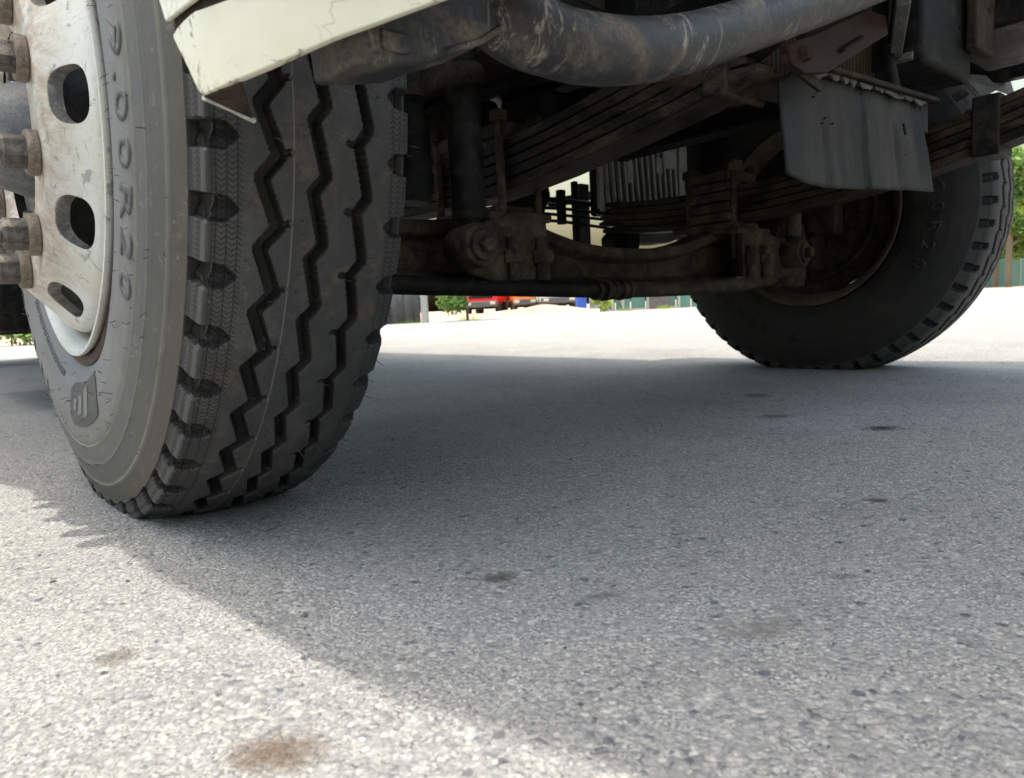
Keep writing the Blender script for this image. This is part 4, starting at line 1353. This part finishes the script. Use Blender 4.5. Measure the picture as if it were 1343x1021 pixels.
for i in range(12):
    hs.tube([(-2.4+.35*i, 0, -.02), (-2.35+.35*i, 0, .6)], [.02, .01], 6)
hs.build('stem', M['bark'], hedge)
for i, (x, y) in enumerate(((-2.35, 17.3), (-.95, 17.6), (3.6, 22.2), (4.9, 22.6))):
    g = MB()
    for j in range(70):
        q = random.uniform(0, 6.28); L = random.uniform(.08, .22); bx = random.gauss(0, .14); by = random.gauss(0, .06)
        g.add([(bx-.006, by, 0), (bx+.006, by, 0), (bx+L*.5*math.cos(q), by+L*.3*math.sin(q), L)], [(0, 1, 2)])
    o = g.build('weed_tuft', LY if i % 2 else LG, None, (x, y, -.03), smooth=0)
    tag(o, ['green weeds at the foot of the black shade net', 'yellow weeds under the small bushy tree', 'green weeds at the foot of the braced fence', 'yellow weeds before the teal fence panel near the far tyre'][i], 'weeds')

# concrete post and black net fence
o = MB().box((0, 0, .95), (.16, .16, 2.0)).build('concrete_post', M['concrete'], None, (-1.95, 17.0, -.03), bevel=.01)
tag(o, 'upright grey concrete post left of the small bushy tree', 'post')
nf = empty('net_fence', (-2.6, 17.4, -.03)); tag(nf, 'black shade net fence beside the concrete post', 'fence')
for i in range(5):
    pm = MB()
    vs = [(-1.3+.36*i+.36*k/4, .04*math.sin(k*1.7+i), z) for k in range(5) for z in (.02, 1.35)]
    pm.add(vs, [(2*k, 2*k+1, 2*k+3, 2*k+2) for k in range(4)])
    pm.build('net_panel', M['tarp'], nf, smooth=30).modifiers.new('s', 'SOLIDIFY').thickness = .004
    MB().cyl((-1.3+.36*i, .05, 0), (-1.3+.36*i, .05, 1.45), .02, 8).build('fence_post', M['grey_al'], nf)
MB().bar((-1.35, .06, .12), (.45, .06, 1.3), .03, .03).build('fence_brace', M['grey_al'], nf)
fb = empty('bougainvillea', (-3.3, 18.2, -.03)); tag(fb, 'bush with magenta flowers behind the black shade net', 'shrub')
leaf_cloud([(0, 0, 1.0, .5), (.6, 0, 1.1, .4), (.9, 0, .8, .3)], 900, .05, LG, 'foliage', fb, 30)
leaf_cloud([(.2, -.1, 1.1, .5), (.7, -.1, 1.1, .35)], 500, .045, plain('magenta_petal', (.65, .03, .16)), 'flower', fb, 31)

# parked vehicles in the yard
def lorry(loc, rz, body, label, w_=2.3, h_=2.7, cargo=None, style=0):
    t = empty('parked_truck', loc, rz)
    tag(t, label, 'truck', 'trucks parked across the yard')
    MB().prism([(-1.6, .55), (.1, .55), (.1, h_), (-1.2, h_), (-1.6, h_*.6)], -w_/2, w_/2, 'x').build('cab', body, t, bevel=.06)
    MB().box((0, -1.64, .62), (w_, .14, .38)).build('bumper', M['tarp'] if style == 0 else body, t, bevel=.03)
    for s in (-1, 1):
        MB().box((s*w_*.36, -1.72, .66), (.34, .06, .18)).build('headlight', M['lightpl'], t, bevel=.02)
        MB().cyl((s*(w_/2-.28), -.75, .46), (s*(w_/2), -.75, .46), .46, 24).build('wheel', M['tread'], t)
        MB().cyl((s*(w_/2-.5), 2.6, .46), (s*(w_/2), 2.6, .46), .46, 24).build('wheel', M['tread'], t)
    MB().box((0, -1.60, 1.15), (w_*.7, .05, .30)).build('grille', M['drum'], t, bevel=.02)
    MB().box((0, -1.44, h_*.78), (w_*.86, .10, h_*.28), Matrix.Rotation(R(-14), 3, 'X')).build('windscreen', M['glass'], t, bevel=.03)
    MB().box((0, 2.2, 1.35), (w_, 4.0, 1.2)).build('cargo_body', cargo or body, t, bevel=.03)
    MB().box((0, 1.6, .72), (w_*.5, 5.4, .16)).build('chassis', M['drum'], t)
    return t
redm = plain('red_paint', (.62, .015, .03), .35, .1)
orm = plain('orange_paint', (.85, .22, .03), .4, .1)
whm = plain('white_paint', (.7, .7, .68), .4, .1)
cym = plain('cyan_paint', (.12, .55, .62), .4, .1)
lorry((-1.55, 50, -.03), -.15, redm, 'red truck parked across the yard behind the bushy tree')
lorry((1.05, 49, -.03), .05, orm, 'orange truck parked between the red truck and the pale one', 1.5)
lorry((3.05, 47, -.03), .1, whm, 'pale truck with cyan panels parked right of the orange one', 2.3, 2.6, cym)
# dirt heap
me = bpy.data.meshes.new('dirt_heap')
nn_ = 26
V, F = [], []
for i in range(nn_):
    for j in range(nn_):
        x, y = (i/(nn_-1)-.5)*2, (j/(nn_-1)-.5)*2
        rr_ = math.hypot(x, y)
        hgt = max(0, 1-rr_)**1.1*(.85+.15*math.sin(7*x+3*y)+.1*math.sin(13*y-5*x))
        V.append((x*3.2, y*1.8, hgt*.42))
for i in range(nn_-1):
    for j in range(nn_-1):
        a = i*nn_+j
        F.append((a, a+nn_, a+nn_+1, a+1))
me.from_pydata(V, [], F); me.materials.append(dirt)
o = link(bpy.data.objects.new('dirt_heap', me)); o.location = (1.3, 30, -.04)
tag(o, 'low heap of dry brown dirt beyond the road edge', 'dirt heap')
o = MB().lathe([(0, 0), (0, .30), (.05, .31), (.3, .30), (.33, .31), (.6, .30), (.63, .31), (.88, .30), (.9, .29), (.9, 0)], 24, (0, 0, 0), 'z').build('plastic_drum', plain('blue_plastic', (.02, .10, .55), .4, .1), None, (4.05, 40, -.03))
tag(o, 'blue plastic drum standing right of the pale truck', 'drum')
o = MB().lathe([(0, 0), (0, .30), (.3, .30), (.33, .31), (.6, .30), (.88, .30), (.9, 0)], 24, (0, 0, 0), 'z').build('plastic_drum', plain('dull_plastic', (.25, .28, .28), .5, .1), None, (4.85, 40.5, -.03))
tag(o, 'dull grey drum standing right of the blue drum', 'drum')

# teal sheet fence with white steel frame and slanted braces (right of the shrub)
tf = empty('sheet_fence', (3.1, 24, -.03)); tag(tf, 'teal sheet fence with white steel frame and slanted braces beyond the road', 'fence')
def P2(x, y, z): return (x, y, z)
for i in range(9):
    a, b = i*.52+.02, (i+1)*.52
    MB().box(((a+b)/2, .5+.03*i, .85), (b-a-.015, .03, 1.7)).build('fence_panel', M['teal'], tf, bevel=.004)
for x in (.03, .42, .78, 1.62, 2.30, 2.66):
    MB().box((x, .40, .65), (.075, .05, 1.3)).build('fence_post', M['concrete'], tf, bevel=.004)
MB().bar((.12, .36, 1.25), (.42, .36, .05), .03, .05, (0, 1, 0)).build('fence_brace', M['concrete'], tf)
MB().bar((.50, .36, 1.15), (.78, .36, .05), .03, .05, (0, 1, 0)).build('fence_brace', M['concrete'], tf)
for z in (.045, .60):
    MB().box((1.4, .37, z), (2.6, .04, .05)).build('fence_rail', M['concrete'], tf, bevel=.003)
MB().box((2.0, .33, .30), (.70, .02, .52)).build('fence_sheet', M['hub'], tf)
o = MB().box((0, 0, .9), (.75, .3, .5)).build('orange_sign', orm, None, (6.2, 27, .0), bevel=.02)
MB().box((0, 0, .32), (.06, .06, .66)).build('sign_leg', M['concrete'], o)
tag(o, 'orange board on a post behind the teal sheet fence', 'sign')
tf2 = empty('teal_wall', (24.0, 55, -.03)); tag(tf2, 'long teal sheet wall behind the trees at right', 'wall')
for i in range(26):
    MB().box((i*.9, 0, 1.05), (.88, .05, 2.1)).build('wall_panel', M['teal'], tf2, bevel=.005)
    MB().box((i*.9-.45, -.05, 1.05), (.07, .07, 2.14)).build('wall_post', M['concrete'], tf2)
# far hazy tree line
